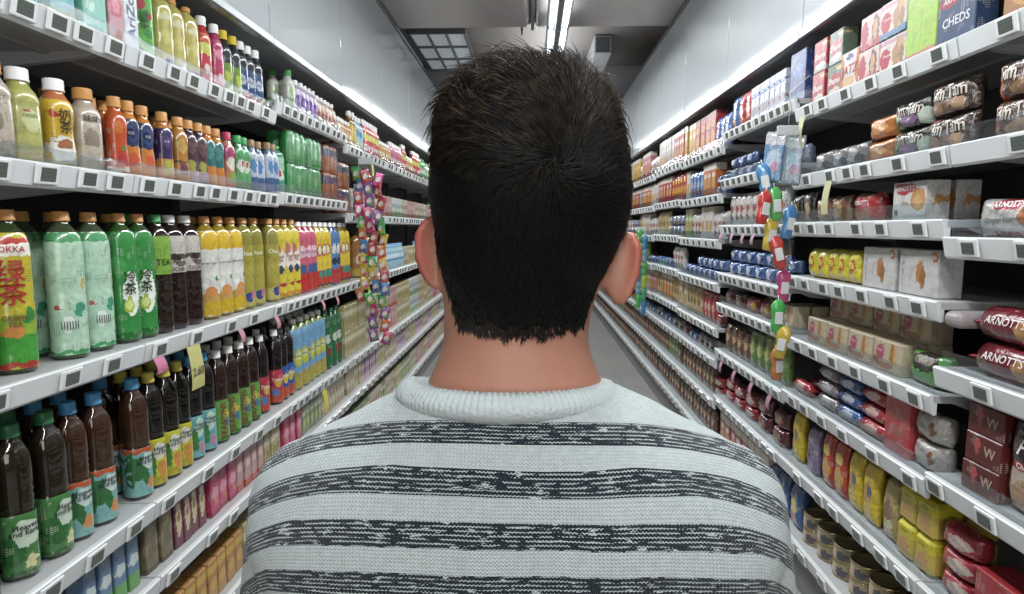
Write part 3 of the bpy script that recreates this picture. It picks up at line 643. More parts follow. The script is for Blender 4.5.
reg('bluedot', pouch('biscuit_packet', 'blue and white sandwich packet', .12, .07, .07, '#3f5f98', (), ((0, .5, .32, .25, '#a8b4c8'), (.25, .4, .1, .2, '#2c3c70')), cat='packet', crimp='x'))
reg('redwing', pouch('biscuit_packet', 'red and yellow sweets packet', .13, .07, .08, '#a02c2c', (), ((.3, .5, .12, .3, '#c0a02c'), (-.2, .5, .15, .2, '#c07a70')), cat='packet', crimp='x'))

# ------------------------------------------------------------------ placing
ORD = ['first', 'second', 'third', 'fourth', 'fifth', 'sixth', 'seventh', 'eighth', 'ninth', 'tenth', 'eleventh', 'twelfth', 'thirteenth', 'fourteenth', 'fifteenth', 'sixteenth', 'seventeenth', 'eighteenth', 'nineteenth']
TENS = {20: 'twent', 30: 'thirt', 40: 'fort', 50: 'fift', 60: 'sixt', 70: 'sevent', 80: 'eight', 90: 'ninet'}
def ordw(n):
    if n < 20: return ORD[n - 1]
    t = n // 10 * 10
    if n >= 100: return 'over-hundredth'
    return TENS[t] + ('ieth' if n % 10 == 0 else 'y-' + ORD[n % 10 - 1])

LEVN = {'L': ['top', 'second', 'third', 'fourth', 'fifth', 'bottom'], 'R': ['top', 'second', 'third', 'fourth', 'fifth', 'sixth', 'seventh', 'bottom']}
# shelf heights relative to the eye: function of bay index (bay k spans Y = .7+(k-1) .. .7+k, k=1 is nearest in view)
def lev(side, l, k):
    if side == 'L':
        base = [.495, .145, -.33, -.80, -1.03, -1.33]
        d = {(0, 3): .05, (1, 3): .01, }
        if l == 1 and k >= 4: return .087
        return base[l] + d.get((l, k), 0)
    near = {1: [.49, .215, -.025, -.20, -.375, -.675, -1.0, -1.30], 2: [.49, .215, .022, -.20, -.46, -.70, -1.0, -1.30],
            3: [.54, .275, .015, -.26, -.44, -.715, -1.0, -1.30]}
    if k <= 0: return near[1][l]
    if k in near: return near[k][l]
    return [.48, .20, -.07, -.33, -.60, -.79, -1.04, -1.30][l] + (.012 if k % 3 == 2 and l < 5 else 0)
BAYS = {'L': range(0, 12), 'R': range(0, 12)}
def bay_of(Y): return int(math.floor((Y - .7) / 1.0)) + 1
def no_shelf(side, l, k): return side == 'R' and l == 3 and k == 1

COUNT = {}
OCC = {}
def put(key, side, l, Y, row=0, up=0, z=None, depth0=.035, jit=1, yaw=0):
    p = K[key]
    k = bay_of(Y)
    z0 = lev(side, l, k) if z is None else z
    s = -1 if side == 'L' else 1
    rot = PI / 2 if side == 'L' else -PI / 2
    round_ = p.cat in ('bottle', 'jar')
    front = W + depth0 + row * (p.d + .012) + (p.d / 2 if round_ else 0)
    cy = (rng.uniform(-.3, .3) - .55 if round_ else rng.uniform(-.02, .02)) * jit
    loc = (s * (front + rng.uniform(0, .006)), Y, EYE + z0 + .0015 + up * (p.h + .001))
    near = Y < 4.3 and row == 0
    if near: me = p.parts[0][1]
    else:
        if p.lod is None: p.lod = merge(p.parts, p.name)
        me = p.lod
    if row > 0 and len(p.parts) > 1 and False: pass
    o = link(p.name, me, None, loc, (0, 0, rot + cy + yaw))
    if near:
        objs = [o]
        for pn, m_, par in p.parts[1:]: objs.append(link(pn, m_, objs[par]))
    sd = 'left' if side == 'L' else 'right'
    where = 'upper' if up == 1 else 'topmost' if up == 2 else ''
    rw = 'further back' if row else ''
    ck_ = (p.desc, side, l, up, row)
    COUNT[ck_] = n = COUNT.get(ck_, 0) + 1
    far = ' '.join(x for x in (where, rw) if x)
    lab = f"{p.desc}, {ordw(n)} {where + ' ' if where else ''}one {'further back ' if row else ''}along {LEVN[side][l]} {sd} shelf"
    tag(o, lab, p.cat, f"{p.desc}s on the {LEVN[side][l]} {sd} shelf")
    return o


def run(side, l, pa, pb, key, n=None, rows=1, up=1, gap=.008, xz=None):
    """fill pixels pa..pb of the shelf with n copies (auto when None)"""
    X = -(W + .075) if side == 'L' else W + .045
    z = lev(side, l, 2)
    if isinstance(pa, tuple): ya, yb = pa
    else:
        ya, yb = y_at(pa, X, z + .05), y_at(pb, X, z + .05)
    if ya > yb: ya, yb = yb, ya
    # never lie across a bay edge where the shelves step
    p = K[key]
    kb = bay_of((ya + yb) / 2); top_ = .765 if l == 0 else lev(side, l - 1, kb) - .058
    if no_shelf(side, l - 1, kb): top_ = lev(side, l - 2, kb) - .058
    room = top_ - lev(side, l, kb)
    while up > 1 and p.h * up > room: up -= 1
    if p.h > room: return False
    fit = max(1, int((yb - ya + gap) / (p.w + gap * .5)))
    n = fit if n is None else min(n, fit)
    st = (yb - ya) / n
    for i in range(n):
        Y = ya + st * (i + .5)
        e = round(Y - .7) + .7
        if abs(Y - e) < p.w / 2 + .004:
            Y = e + (p.w / 2 + .006) * (1 if Y > e else -1)
        occ = OCC.setdefault((side, l), [])
        if any(a < Y + p.w / 2 - .0004 and Y - p.w / 2 + .0004 < b for a, b in occ):
            # nudge along past what already stands there
            hit = [b for a, b in occ if a < Y + p.w / 2 - .0004 and Y - p.w / 2 + .0004 < b]
            Y = max(hit) + p.w / 2 + .001
            e = round(Y - .7) + .7
            if abs(Y - e) < p.w / 2 + .004: Y = e + (p.w / 2 + .006)
            if any(a < Y + p.w / 2 - .0004 and Y - p.w / 2 + .0004 < b for a, b in occ): continue
        occ.append((Y - p.w / 2, Y + p.w / 2))
        for r in range(rows):
            for u in range(up + (1 if r > 0 and key == 'wafer' else 0)):
                kk = bay_of(Y); tk = .765 if l == 0 else lev(side, l - (2 if no_shelf(side, l - 1, kk) else 1), kk) - .058
                if (u + 1) * p.h > tk - lev(side, l, kk): continue
                if r > 0 and key == 'wafer' and u == 0 and False: continue
                put(key, side, l, Y, r, u)


LRUNS = [
 # top shelf
 (0, 30, 65, 'teal_carton', 2), (0, 66, 96, 'mint_carton', 2), (0, 98, 112, 'pink_carton', 1), (0, 113, 128, 'arizona', 1), (0, 128, 152, 'bigtea_top', 2),
 (0, 153, 193, 'clearyellow', 4), (0, 193, 208, 'redyellow', 2), (0, 208, 218, 'magentab', 1), (0, 218, 236, 'darkyellow', 3),
 (0, 236, 257, 'darkblue', 5), (0, 257, 271, 'yellowlabel', 3), (0, 271, 280, 'limebottle', 3),
 (0, 283, 291, 'whiteb', 2), (0, 291, 313, 'tinypurple', 7), (0, 313, 334, 'tinypink', 9), (0, 334, 346, 'tinyorange', 6),
 # second
 (1, -20, 6, 'beige', 2), (1, 8, 36, 'greengrape', 1), (1, 40, 74, 'milktea', 2), (1, 76, 98, 'beige', 1), (1, 99, 114, 'orange', 1),
 (1, 114, 151, 'navy', 4), (1, 151, 172, 'purple', 2), (1, 172, 183, 'amber', 1), (1, 183, 201, 'grape', 3), (1, 201, 219, 'teal', 3), (1, 219, 232, 'pinkcap', 2),
 (1, 232, 246, 'lightgreen', 3), (1, 246, 271, 'bluewhite', 5), (1, 271, 282, 'greencarton', 2),
 # third
 (2, -60, -5, 'greentea', 1), (2, -5, 44, 'greentea', 1), (2, 50, 92, 'mint', 1), (2, 92, 108, 'mint', 1), (2, 108, 150, 'greenlime', 3), (2, 150, 162, 'darkgreen', 1), (2, 162, 200, 'blacktea', 1),
 (2, 203, 240, 'chrysan', 2), (2, 240, 272, 'ooo', 3), (2, 272, 294, 'peach', 2), (2, 295, 312, 'pinkred', 2), (2, 312, 328, 'yelred', 3), (2, 328, 338, 'bluered', 2), (2, 338, 346, 'yelred', 1),
 # fourth
 (3, -45, 42, 'he_green', 3), (3, 42, 66, 'he_green', 1), (3, 66, 132, 'he_blue', 4), (3, 132, 184, 'he_yellow', 3), (3, 184, 213, 'he_teal', 3), (3, 213, 256, 'seasons', 4),
 (3, 257, 275, 'magenta', 2), (3, 276, 291, 'bluelab', 2), (3, 292, 322, 'jasmine', 3), (3, 323, 338, 'greenb', 2),
]
for l, a, b, key, n in LRUNS:
    run('L', l, a, b, key, None, rows=2 if key != 'tinypink' else 1, gap=.002)
for a, b, key in ((285, 300, 'green_pack'), (300, 320, 'green_pack'), (320, 346, 'orange_pack')):
    run('L', 1, a, b, key, 1 if key == 'green_pack' else 2, up=2)
for a, b, key, n in ((70, 128, 'blue_box', 7), (128, 164, 'olive_box', 3), (164, 196, 'maroon_box', 4), (200, 228, 'pink_box', 4), (228, 256, 'rose_box', 6), (256, 275, 'yellow_box', None), (275, 295, 'pink_box', None), (295, 315, 'green_box', None), (315, 347, 'cream_box', None)):
    run('L', 4, a, b, key, n, rows=1)
for a, b, key in ((150, 235, 'orange_box'), (235, 270, 'yellow_box'), (270, 300, 'green_box'), (300, 347, 'rose_box')):
    run('L', 5, a, b, key)
# further along the left side
run('L', 0, (3.72, 4.0), None, 'yellowlabel'); run('L', 0, (4.02, 4.25), None, 'bigwhite'); run('L', 0, (4.27, 4.69), None, 'redyellow')
run('L', 2, (3.72, 4.05), None, 'chrysan'); run('L', 2, (4.07, 4.45), None, 'jar'); run('L', 2, (4.47, 5.5), None, 'aquab')
pools = {0: ['yellowlabel', 'lightgreen', 'aquab', 'whiteb', 'clearyellow', 'bigwhite', 'limebottle', 'pinkb', 'tinyorange', 'whiteb', 'redyellow'],
         1: ['rose_box', 'white_box', 'green_box', 'pinkb', 'mauve_box', 'yellow_box', 'whiteb', 'cream_box'],
         2: ['cream_box', 'rose_box', 'yellow_box', 'white_box', 'mauve_box', 'aquab'],
         3: ['cream_box', 'yellow_box', 'rose_box', 'cream_box', 'pink_box', 'white_box'],
         4: ['cream_box', 'yellow_box', 'rose_box', 'mauve_box', 'white_box'],
         5: ['yellow_box', 'rose_box', 'cream_box', 'green_box']}
rf = random.Random(11)
def autofill(side, l, pool, y0, y1, up=1, seg=(.28, .5)):
    y = y0; last = None
    while y < y1:
        e = min(y + rf.uniform(*seg), y1)
        be = math.floor(y - .7 + 1e-6) + 1.7
        if e > be - .12: e = be
        key = rf.choice([q for q in pool if q != last]); last = key
        u = up
        if callable(up): u = up(key, l)
        if run(side, l, (y + .004, e - .004), None, key, up=u) is False:
            for q in sorted(pool, key=lambda q: K[q].h):
                if run(side, l, (y + .004, e - .004), None, q, up=u) is not False: break
        y = e
for l, pool in pools.items():
    y0 = {0: 4.7, 1: 3.7, 2: 5.5, 3: 3.7, 4: 3.7, 5: 3.7}[l]
    autofill('L', l, pool, y0, 11.6, up=lambda key, l: 2 if l == 3 and K[key].cat == 'carton' and K[key].h < .2 else 1)
for y in np.arange(6.8, 11.5, .25): pass

RRUNS = [
 # level, px from, px to, key, n, rows, up
 (0, 1065, 1004, 'snackbox', 1, 1, 1), (0, 1003, 966, 'cheds', 1, 1, 1), (0, 966, 940, 'lime_side', 1, 1, 1), (0, 939, 908, 'pinkbis', 1, 1, 2),
 (0, 908, 878, 'redbis', 1, 1, 2), (0, 877, 850, 'jatz', 1, 1, 1), (0, 850, 829, 'shapes_g', 1, 1, 2), (0, 829, 812, 'shapes_r', 1, 1, 2),
 (0, 811, 789, 'blue_cr', 1, 1, 1), (0, 786, 751, 'bluewhite_box', 7, 1, 1), (0, 752, 738, 'bag_red', 2, 1, 1), (0, 738, 716, 'bag_blue', 3, 1, 1),
 (1, 1070, 975, 'timtam_o', 3, 1, 2), (1, 975, 940, 'timtam', 1, 1, 2), (1, 940, 901, 'timtam_g', 2, 1, 2), (1, 900, 865, 'orange_pk', 2, 1, 2),
 (1, 864, 815, 'grey_pk', 4, 1, 1), (1, 815, 790, 'bluegrey_pk', 3, 1, 1), (1, 787, 765, 'bluegrey_pk', 3, 1, 1), (1, 765, 755, 'bag_yellow', 1, 1, 1), (1, 754, 716, 'blue_pk', 5, 1, 2),
 (2, 1090, 950, 'arn_ginger', 2, 1, 2), (2, 944, 884, 'arn_nice', 2, 2, 1), (2, 883, 847, 'red_arn', 2, 1, 1), (2, 846, 815, 'brown_pk', 2, 1, 1), (2, 814, 790, 'darkstripe', 3, 1, 1),
 (2, 787, 716, 'bag_white', 6, 1, 1),
 (3, 943, 862, 'cookie_w', 2, 1, 1), (3, 860, 809, 'yellow_bis', 6, 2, 1), (3, 808, 789, 'blue_pk', 2, 1, 2), (3, 787, 716, 'bluedot', 7, 1, 2),
 (4, 1090, 947, 'arn_roll', 3, 2, 2), (4, 943, 906, 'green_bag', 2, 1, 1), (4, 905, 792, 'wafer', 5, 2, 1), (4, 787, 745, 'redwing', 3, 2, 1), (4, 744, 716, 'brown_pouch', 3, 1, 2),
 (5, 1052, 1004, 'pillows', 1, 1, 1), (5, 1003, 975, 'w_box', 1, 1, 3), (5, 974, 948, 'silver_pk', 1, 1, 2), (5, 944, 928, 'red_up', 1, 1, 1),
 (5, 927, 885, 'red_roll', 2, 2, 3), (5, 884, 848, 'blue_roll', 2, 2, 3), (5, 847, 815, 'grey_roll', 2, 2, 3), (5, 814, 790, 'red_roll', 2, 2, 1), (5, 787, 750, 'bag_green', 4, 1, 1), (5, 749, 716, 'bag_brown', 4, 1, 1),
 (6, 1100, 962, 'cracker', 2, 1, 1), (6, 960, 948, 'red_flat', 1, 1, 3), (6, 943, 900, 'yellow_tub', 5, 2, 2), (6, 899, 878, 'bag_clear', 2, 1, 1), (6, 877, 846, 'bag_yellow', 4, 1, 1), (6, 845, 820, 'bag_amber', 3, 1, 1),
 (6, 819, 805, 'bag_purple', 2, 1, 1), (6, 804, 790, 'bag_yellow', 2, 1, 1), (6, 787, 755, 'brown_pouch', 3, 1, 2), (6, 754, 716, 'red_flat', 4, 1, 2),
 (7, 960, 800, 'tuna', 13, 2, 2), (7, 799, 770, 'bluebag2', 6, 1, 1), (7, 769, 716, 'f_red', 9, 1, 1),
]
for l, a, b, key, n, rows, up in RRUNS:
    run('R', l, a, b, key, None if key.startswith(('bag', 'timtam', 'grey_pk', 'blue_pk', 'red_roll', 'blue_roll', 'grey_roll', 'bluedot', 'brown_p')) else n, rows=rows, up=up)
run('R', 0, (3.72, 4.35), None, 'red_cr'); run('R', 0, (4.36, 4.69), None, 'tf_yellow')
rpools = {0: ['tf_yellow', 'tf_pink', 'tf_orange', 'tf_cream', 'tf_red', 'bag_white', 'tf_pink', 'tf_white'],
          1: ['f_white', 'f_blue', 'bag_amber', 'f_red', 'f_cream', 'f_orange', 'bag_blue'],
          2: ['bag_white', 'f_white', 'bluegrey_pk', 'bag_clear', 'f_green'],
          3: ['bag_green', 'bag_yellow', 'bag_white', 'f_cream', 'bluedot'],
          4: ['f_red', 'f_orange', 'bag_red', 'f_pink', 'bag_clear', 'f_cream'],
          5: ['brown_pouch', 'bag_brown', 'bag_green', 'bluedot', 'redwing', 'grey_pk'],
          6: ['f_pink', 'bag_brown', 'f_cream', 'bag_green', 'f_red'],
          7: ['f_red', 'f_pink', 'f_cream', 'bag_brown', 'f_blue']}
for l, pool in rpools.items():
    autofill('R', l, pool, 4.7 if l == 0 else 3.7, 11.6, up=lambda key, l: 2 if K[key].h < .09 else 1, seg=(.3, .55))

# ------------------------------------------------------------------ shelving
SH_M = mat('shelf enamel', '#a9abac', .35, noise=.05, nscale=6)
RAIL_M = mat('white price rail', '#d0d4d5', .35, coat=.2, noise=.04, nscale=9)
BACK_M = mat('dark back panel', '#3a3a3c', .7)
POST_M = mat('grey steel post', '#55585a', .5, metal=.3)
FASCIA = mat('glossy white fascia', '#b3babd', .07, spec=.25, noise=.05, nscale=2.5, bump=.3, bscale=4)
TRIM_M = mat('brushed aluminium trim', '#8b8e90', .3, metal=.75)
DEPTH = .46
TAGS = []
def guard_h(side, l, k):
    if side == 'L': return .035 if l in (0, 1) else 0
    return .045 if l in (1, 2, 4, 5, 6) or k >= 4 else 0


for side in 'LR':
    s = -1 if side == 'L' else 1
    sd = 'left' if side == 'L' else 'right'
    for k in BAYS[side]:
        y0 = .7 + (k - 1); y1 = y0 + 1.0
        root = link('shelving_bay', None, None, (s * (W + .25), (y0 + y1) / 2, 0))
        root.empty_display_size = .1
        tag(root, f"white metal shelving bay, {ordw(k + 1)} from the near end of {sd} side", 'shelf', f"shelving bays on the {sd} side")
        ox, oy = s * (W + .25), (y0 + y1) / 2

        def prt(name, bm, m_, parent=root):
            bmesh.ops.translate(bm, vec=(-ox, -oy, 0), verts=bm.verts)
            return link(name, tomesh(bm, name, m_), parent)

        def bx(bm, a0, a1, yy0, yy1, z0, z1, bev=0, mi=0):
            xa, xb = sorted((s * a0, s * a1)); box(bm, xa, xb, yy0, yy1, z0, z1, bev, mi)
        bm = bmesh.new(); bx(bm, W + DEPTH + .01, W + DEPTH + .03, y0 + .001, y1 - .001, .02, EYE + .83); prt('back_panel', bm, BACK_M)
        bm = bmesh.new(); bx(bm, W + DEPTH - .02, W + DEPTH + .01, y1 - .02, y1 - .001, .02, EYE + .83)
        for q in range(28):
            bx(bm, W + DEPTH - .0205, W + DEPTH - .019, y1 - .013, y1 - .009, .2 + q * .075, .23 + q * .075, 0)
        prt('upright', bm, POST_M)
        bm = bmesh.new(); bx(bm, W + .03, W + DEPTH, y0 + .002, y1 - .002, 0, EYE - 1.375, .003); prt('plinth', bm, mat('plinth grey', '#77797b', .5))
        # fascia panel
        fb, ft = EYE + .77, EYE + 1.60
        bm = bmesh.new()
        bx(bm, W + .012, W + .03, y0 + .004, y1 - .004, fb + .045, ft, .003)
        prt('fascia_panel', bm, FASCIA)
        bm = bmesh.new()
        bx(bm, W - .004, W + .034, y0, y1, fb, fb + .04, .006); prt('fascia_trim', bm, TRIM_M)
        bm = bmesh.new(); bx(bm, W + .002, W + .026, y0, y1, ft, ft + .02, .003); prt('top_trim', bm, TRIM_M)
        bm = bmesh.new(); bx(bm, W + .034, W + DEPTH + .03, y0 + .001, y1 - .001, fb + .05, fb + .07); prt('top_board', bm, SH_M)
        for l in range(len(LEVN[side])):
            if no_shelf(side, l, k): continue
            z = EYE + lev(side, l, k)
            bm = bmesh.new()
            bx(bm, W + .006, W + DEPTH, y0 + .003, y1 - .003, z - .022, z, .002)
            for yy in (y0 + .006, y1 - .009):   # side brackets tapering to the front
                q4 = [(W + .06, z - .022), (W + .10, z - .038), (W + DEPTH, z - .075), (W + DEPTH, z - .022)]
                A4 = [bm.verts.new((s * a, yy, b_)) for a, b_ in q4]; B4 = [bm.verts.new((s * a, yy + .003, b_)) for a, b_ in q4]
                bm.faces.new(A4); bm.faces.new(B4[::-1])
                for i in range(4): bm.faces.new((A4[i], A4[(i + 1) % 4], B4[(i + 1) % 4], B4[i]))
            bx(bm, W + .2, W + .22, y0 + .01, y1 - .01, z - .03, z - .022)
            sh = prt('shelf', bm, SH_M)
            # price rail: slanted channel
            bm = bmesh.new()
            pr = [(W + .010, z + .002), (W - .002, z + .002), (W - .006, z - .002), (W + .004, z - .050), (W + .010, z - .056), (W + .018, z - .054), (W + .018, z - .022)]
            va = [bm.verts.new((s * a, y0 + .003, b_)) for a, b_ in pr]; vb = [bm.verts.new((s * a, y1 - .003, b_)) for a, b_ in pr]
            for i in range(len(pr)):
                bm.faces.new((va[i], va[(i + 1) % len(pr)], vb[(i + 1) % len(pr)], vb[i]))
            bm.faces.new(va); bm.faces.new(vb[::-1])
            prt('price_rail', bm, RAIL_M, sh)
            g = guard_h(side, l, k)
            if g:
                bm = bmesh.new(); bx(bm, W + .012, W + .0145, y0 + .012, y1 - .012, z + .002, z + g); bx(bm, W + .0115, W + .016, y0 + .012, y1 - .012, z + g, z + g + .003)
                prt('clear_guard', bm, GUARD, sh)
            # electronic price tags
            y = y0 + rf.uniform(.04, .1)
            step = {0: (.075, .15), 1: (.09, .15), 2: (.12, .26), 3: (.12, .24), 4: (.12, .25), 5: (.12, .2)}.get(l, (.1, .2)) if side == 'L' else (.1, .21)
            if k == 3: step = (.075, .11)
            if k >= 4: step = (.08, .16)
            while y < y1 - .045:
                TAGS.append((side, l, k, y, z)); y += max(.074, rf.uniform(*step))

# a curved grey end plate where the right fourth shelf stops short of the near bay
bm = bmesh.new(); box(bm, W + .002, W + .3, 1.62, 1.69, EYE - .262, EYE - .218, .02, seg=4)
o = link('shelf_end_plate', tomesh(bm, 'shelf_end_plate', mat('plate', '#8f8788', .4)), None)
tag(o, 'small rounded grey plate at near end of fourth right shelf', 'plate')

# tags
TM = mat('tag casing', '#dcdede', .3, coat=.3)
def screen_mat():
    M = bpy.data.materials.new('tag screen'); M.use_nodes = True
    nt = M.node_tree; b = nt.nodes['Principled BSDF']; b.inputs['Roughness'].default_value = .2
    tc = nt.nodes.new('ShaderNodeTexCoord'); v = nt.nodes.new('ShaderNodeTexBrick')
    v.inputs['Scale'].default_value = 1; v.inputs['Brick Width'].default_value = .009; v.inputs['Row Height'].default_value = .010; v.inputs['Mortar Size'].default_value = .0028
    mp = nt.nodes.new('ShaderNodeMapping'); mp.inputs['Rotation'].default_value = (PI / 2, 0, 0)
    nt.links.new(tc.outputs['Object'], mp.inputs[0]); nt.links.new(mp.outputs[0], v.inputs['Vector'])
    v.inputs['Color1'].default_value = lin('#454d48'); v.inputs['Color2'].default_value = lin('#4a544c'); v.inputs['Mortar'].default_value = lin('#565f58')
    nt.links.new(v.outputs[0], b.inputs['Base Color'])
    return M
SM = screen_mat()
bm = bmesh.new(); box(bm, -.034, .034, 0, .007, -.023, .023, .003, seg=2); TCASE = tomesh(bm, 'tag', TM)
bm = bmesh.new(); box(bm, -.022, .022, -.0012, .001, -.015, .016, .0008); TSCR = tomesh(bm, 'screen', SM)
bm = bmesh.new(); box(bm, -.034, .034, 0, .007, -.023, .023); box(bm, -.022, .022, -.0012, .001, -.015, .016, 0, 1); TFAR = tomesh(bm, 'tag', [TM, SM])
vis = []
for t in TAGS:
    side, l, k, y, z = t
    # is it in the frame?
    s = -1 if side == 'L' else 1
    rel = Vector((s * W, y, z - EYE))
    d = rel.dot(fwd)
    if d < .2: continue
    px = 512 + F * rel.dot(rgt) / d; py = 297 - F * rel.dot(upv) / d
    if -30 < px < 1054 and -20 < py < 614: vis.append((d, t))
vis.sort(key=lambda a: a[0])
nt_ = {}
farbm = bmesh.new()
for i, (d, (side, l, k, y, z)) in enumerate(vis):
    s = -1 if side == 'L' else 1
    loc = Vector((s * (W - .0102), y, z - .026))
    rot = (math.radians(12), 0, PI / 2 if side == 'L' else -PI / 2)
    if i < 300:
        o = link('price_tag', TCASE, None, loc, rot); link('screen', TSCR, o)
        nt_[(side, l)] = n = nt_.get((side, l), 0) + 1
        sd = 'left' if side == 'L' else 'right'
        tag(o, f"white electronic price tag, {ordw(n)} from near end on {LEVN[side][l]} {sd} shelf rail", 'price tag', 'electronic price tags on the shelf rails')
    else:
        n0 = len(farbm.verts); f0 = len(farbm.faces)
        farbm.from_mesh(TFAR); farbm.verts.ensure_lookup_table()
        mt = Matrix.LocRotScale(loc, __import__('mathutils').Euler(rot), None)
        for v in farbm.verts[n0:]: v.co = mt @ v.co
me = bpy.data.meshes.new('distant_price_tags'); farbm.to_mesh(me); farbm.free(); me.materials.append(TM); me.materials.append(SM)
o = link('distant_price_tags', me); o['kind'] = 'stuff'; tag(o, 'many tiny electronic price tags on the far shelf rails', 'price tags')

# hanging paper price tickets
def ticket(side, px, l, col, w, h, txt, desc, k=None):
    s = -1 if side == 'L' else 1
    Y = y_at(px, s * (W - .012), lev(side, l, k or 2) - .05)
    z = EYE + lev(side, l, bay_of(Y)) - .045
    bm = bmesh.new(); n = 6
    for j in range(n):
        a, b_ = j / n, (j + 1) / n
        c = lambda t: -.012 * math.sin(t * 2.2)
        for yo in (0, .0008): bm.faces.new([bm.verts.new(v) for v in ((-w / 2, c(a) + yo, -a * h), (w / 2, c(a) + yo, -a * h), (w / 2, c(b_) + yo, -b_ * h), (-w / 2, c(b_) + yo, -b_ * h))])
    bmesh.ops.remove_doubles(bm, verts=bm.verts, dist=.0001)
    me = tomesh(bm, 'price_ticket', mat('paper ' + col, col, .7))
    o = link('price_ticket', me, None, (s * (W - .013), Y, z), (0, 0, PI / 2 if side == 'L' else -PI / 2))
    if txt:
        bm = bmesh.new(); text_into(bm, txt, w * .5, 0, -h * .6, y=-.014); link('lettering', tomesh(bm, 'lettering', mat('ticket ink', '#4a4a44', .6)), o)
    tag(o, desc, 'ticket')
ticket('L', 193, 2, '#b8b46a', .075, .14, '2.60', 'large pale yellow price ticket hanging from third left shelf')
ticket('L', 158, 2, '#c06a8a', .05, .045, None, 'pink promotion ticket nearest camera on third left shelf rail')
for i, (px, l) in enumerate(((240, 2), (276, 2), (322, 2), (336, 2))):
    ticket('L', px, l, '#b87c88', .035, .05, None, f'small pink ticket, {ordw(i + 1)} of four further along third left rail', 2)
ticket('L', 371, 0, '#c4bc3c', .05, .10, None, 'bright yellow ticket hanging below the top left shelf')
ticket('L', 368, 2, '#c4bc3c', .05, .13, None, 'yellow ticket curling off third left shelf past the clip strip')
ticket('L', 376, 2, '#b8b480', .04, .10, None, 'cream ticket beside the curling yellow ticket on left')
ticket('L', 324, 3, '#c4bc3c', .06, .12, None, 'yellow ticket hanging from the fourth left shelf')
ticket('R', 803, 0, '#b4b184', .045, .12, None, 'cream paper ticket hanging from top right shelf', 2)
ticket('R', 829, 1, '#b4b184', .05, .12, None, 'cream paper ticket hanging from second right shelf', 2)
for i, px in enumerate((722, 733, 744, 754)):
    ticket('R', px, 2, '#a87c90', .04, .05, None, f'small mauve ticket, {ordw(i + 1)} from far end under third right shelf', 3)
for i, px in enumerate((722, 735, 752, 770)):
    ticket('R', px, 5, '#b07c8c', .04, .06, None, f'small rose ticket, {ordw(i + 1)} from far end under sixth right shelf', 3)

# ------------------------------------------------------------------ hanging clip strips
def ray_at(px, py, Y):
    """the point at distance Y down the aisle seen at pixel (px, py)"""
    d = fwd + rgt * ((px - 512) / F) + upv * ((297 - py) / F)
    return d * (Y / d.y) + Vector((0, 0, EYE))
def clip_strip(X, Y, ztop, zbot, w, desc):
    o = link('clip_strip', None, None, (X, Y, EYE + ztop)); o.empty_display_size = .05
    bm = bmesh.new(); box(bm, -w / 2, w / 2, .012, .0135, zbot - ztop, 0, .0004)
    link('plastic_strip', tomesh(bm, 'plastic_strip', CLEAR), o)
    bm = bmesh.new(); sx = 1 if X > 0 else -1; tube(bm, [(0, .012, -.01), (sx * .004, .01, .05), (-sx * .0, .008, .14), (sx * (W - abs(X) - .002), .0, .2)], .002, 6)
    link('hanging_hook', tomesh(bm, 'hanging_hook', mat('white clip', '#b8bcc0', .3)), o)
    bm = bmesh.new(); box(bm, -w / 2, w / 2, .005, .016, -.03, .01, .003); link('top_clamp', tomesh(bm, 'top_clamp', mat('white clip', '#b8bcc0', .3)), o)
    tag(o, desc, 'display strip')
    return o
cols = ['#c02c60', '#3c9a4a', '#a82c3c', '#3c7ab0', '#c0a030', '#b86030', '#7a3c84', '#c83a80']
CN = {'#c02c60': 'crimson', '#3c9a4a': 'green', '#a82c3c': 'red', '#3c7ab0': 'blue', '#c0a030': 'gold', '#b86030': 'orange', '#7a3c84': 'violet', '#c83a80': 'pink'}
def candy(col):
    return pouch('sweet_packet', 'x', .058, .016, .085, col, (), ((0, .5, .3, .2, '#c8c0b8'), (.1, .25, .25, .1, cols[(cols.index(col) + 3) % 8])))
cm = {c: candy(c) for c in cols}
YL = 3.86
XL_ = ray_at(368, 250, YL).x
clip_strip(XL_, YL, .42, -.66, .10, 'clear display strip of bright sweets hanging before left shelves')
for i in range(42):
    c = cols[rf.randrange(8)]; row, cl = divmod(i, 3)
    q = ray_at(357 + cl * 10 + row * .9 - (4 if row > 9 else 0), 172 + row * 12.2 + cl * 3, YL - .012 - .012 * ((i * 7) % 3))
    if row > 10 and cl == 0: continue
    oo = link('sweet_packet', cm[c].parts[0][1], None, q - Vector((0, 0, .05)), (rf.uniform(-.1, .1), rf.uniform(-.3, .3), rf.uniform(-.5, .6)))
    tag(oo, f"{CN[c]} sweet packet, {ordw(i + 1)} from the top of the left hanging strip", 'packet', 'sweet packets on the left hanging strip')
def toy(col, h=.135):
    bm = bmesh.new()
    lathe(bm, [(0, .018), (.004, .025), (h * .35, .027), (h * .45, .020), (h * .55, .029), (h * .8, .032), (h * .92, .022), (h, .010)], 16, sq=.3, sy=.6)
    return tomesh(bm, 'candy_toy', mat('toy plastic ' + col, col, .2, coat=.6))
YR = 2.58
XR_ = ray_at(783, 250, YR).x
clip_strip(XR_, YR, .40, -.66, .085, 'clear display strip of plastic candy toys hanging on right shelves')
seq = [('blue', '#3c84b8', 768, 180), ('green', '#4aa84c', 777, 204), ('red', '#c0302c', 761, 207), ('blue', '#3c7ab4', 786, 222), ('yellow', '#c0a42c', 768, 234), ('red', '#c0342c', 782, 252),
       ('pink', '#b83a74', 783, 286), ('green', '#3ca84a', 777, 316), ('yellow', '#c0a02c', 779, 342), ('orange', '#b86c2c', 777, 364)]
tmc = {}
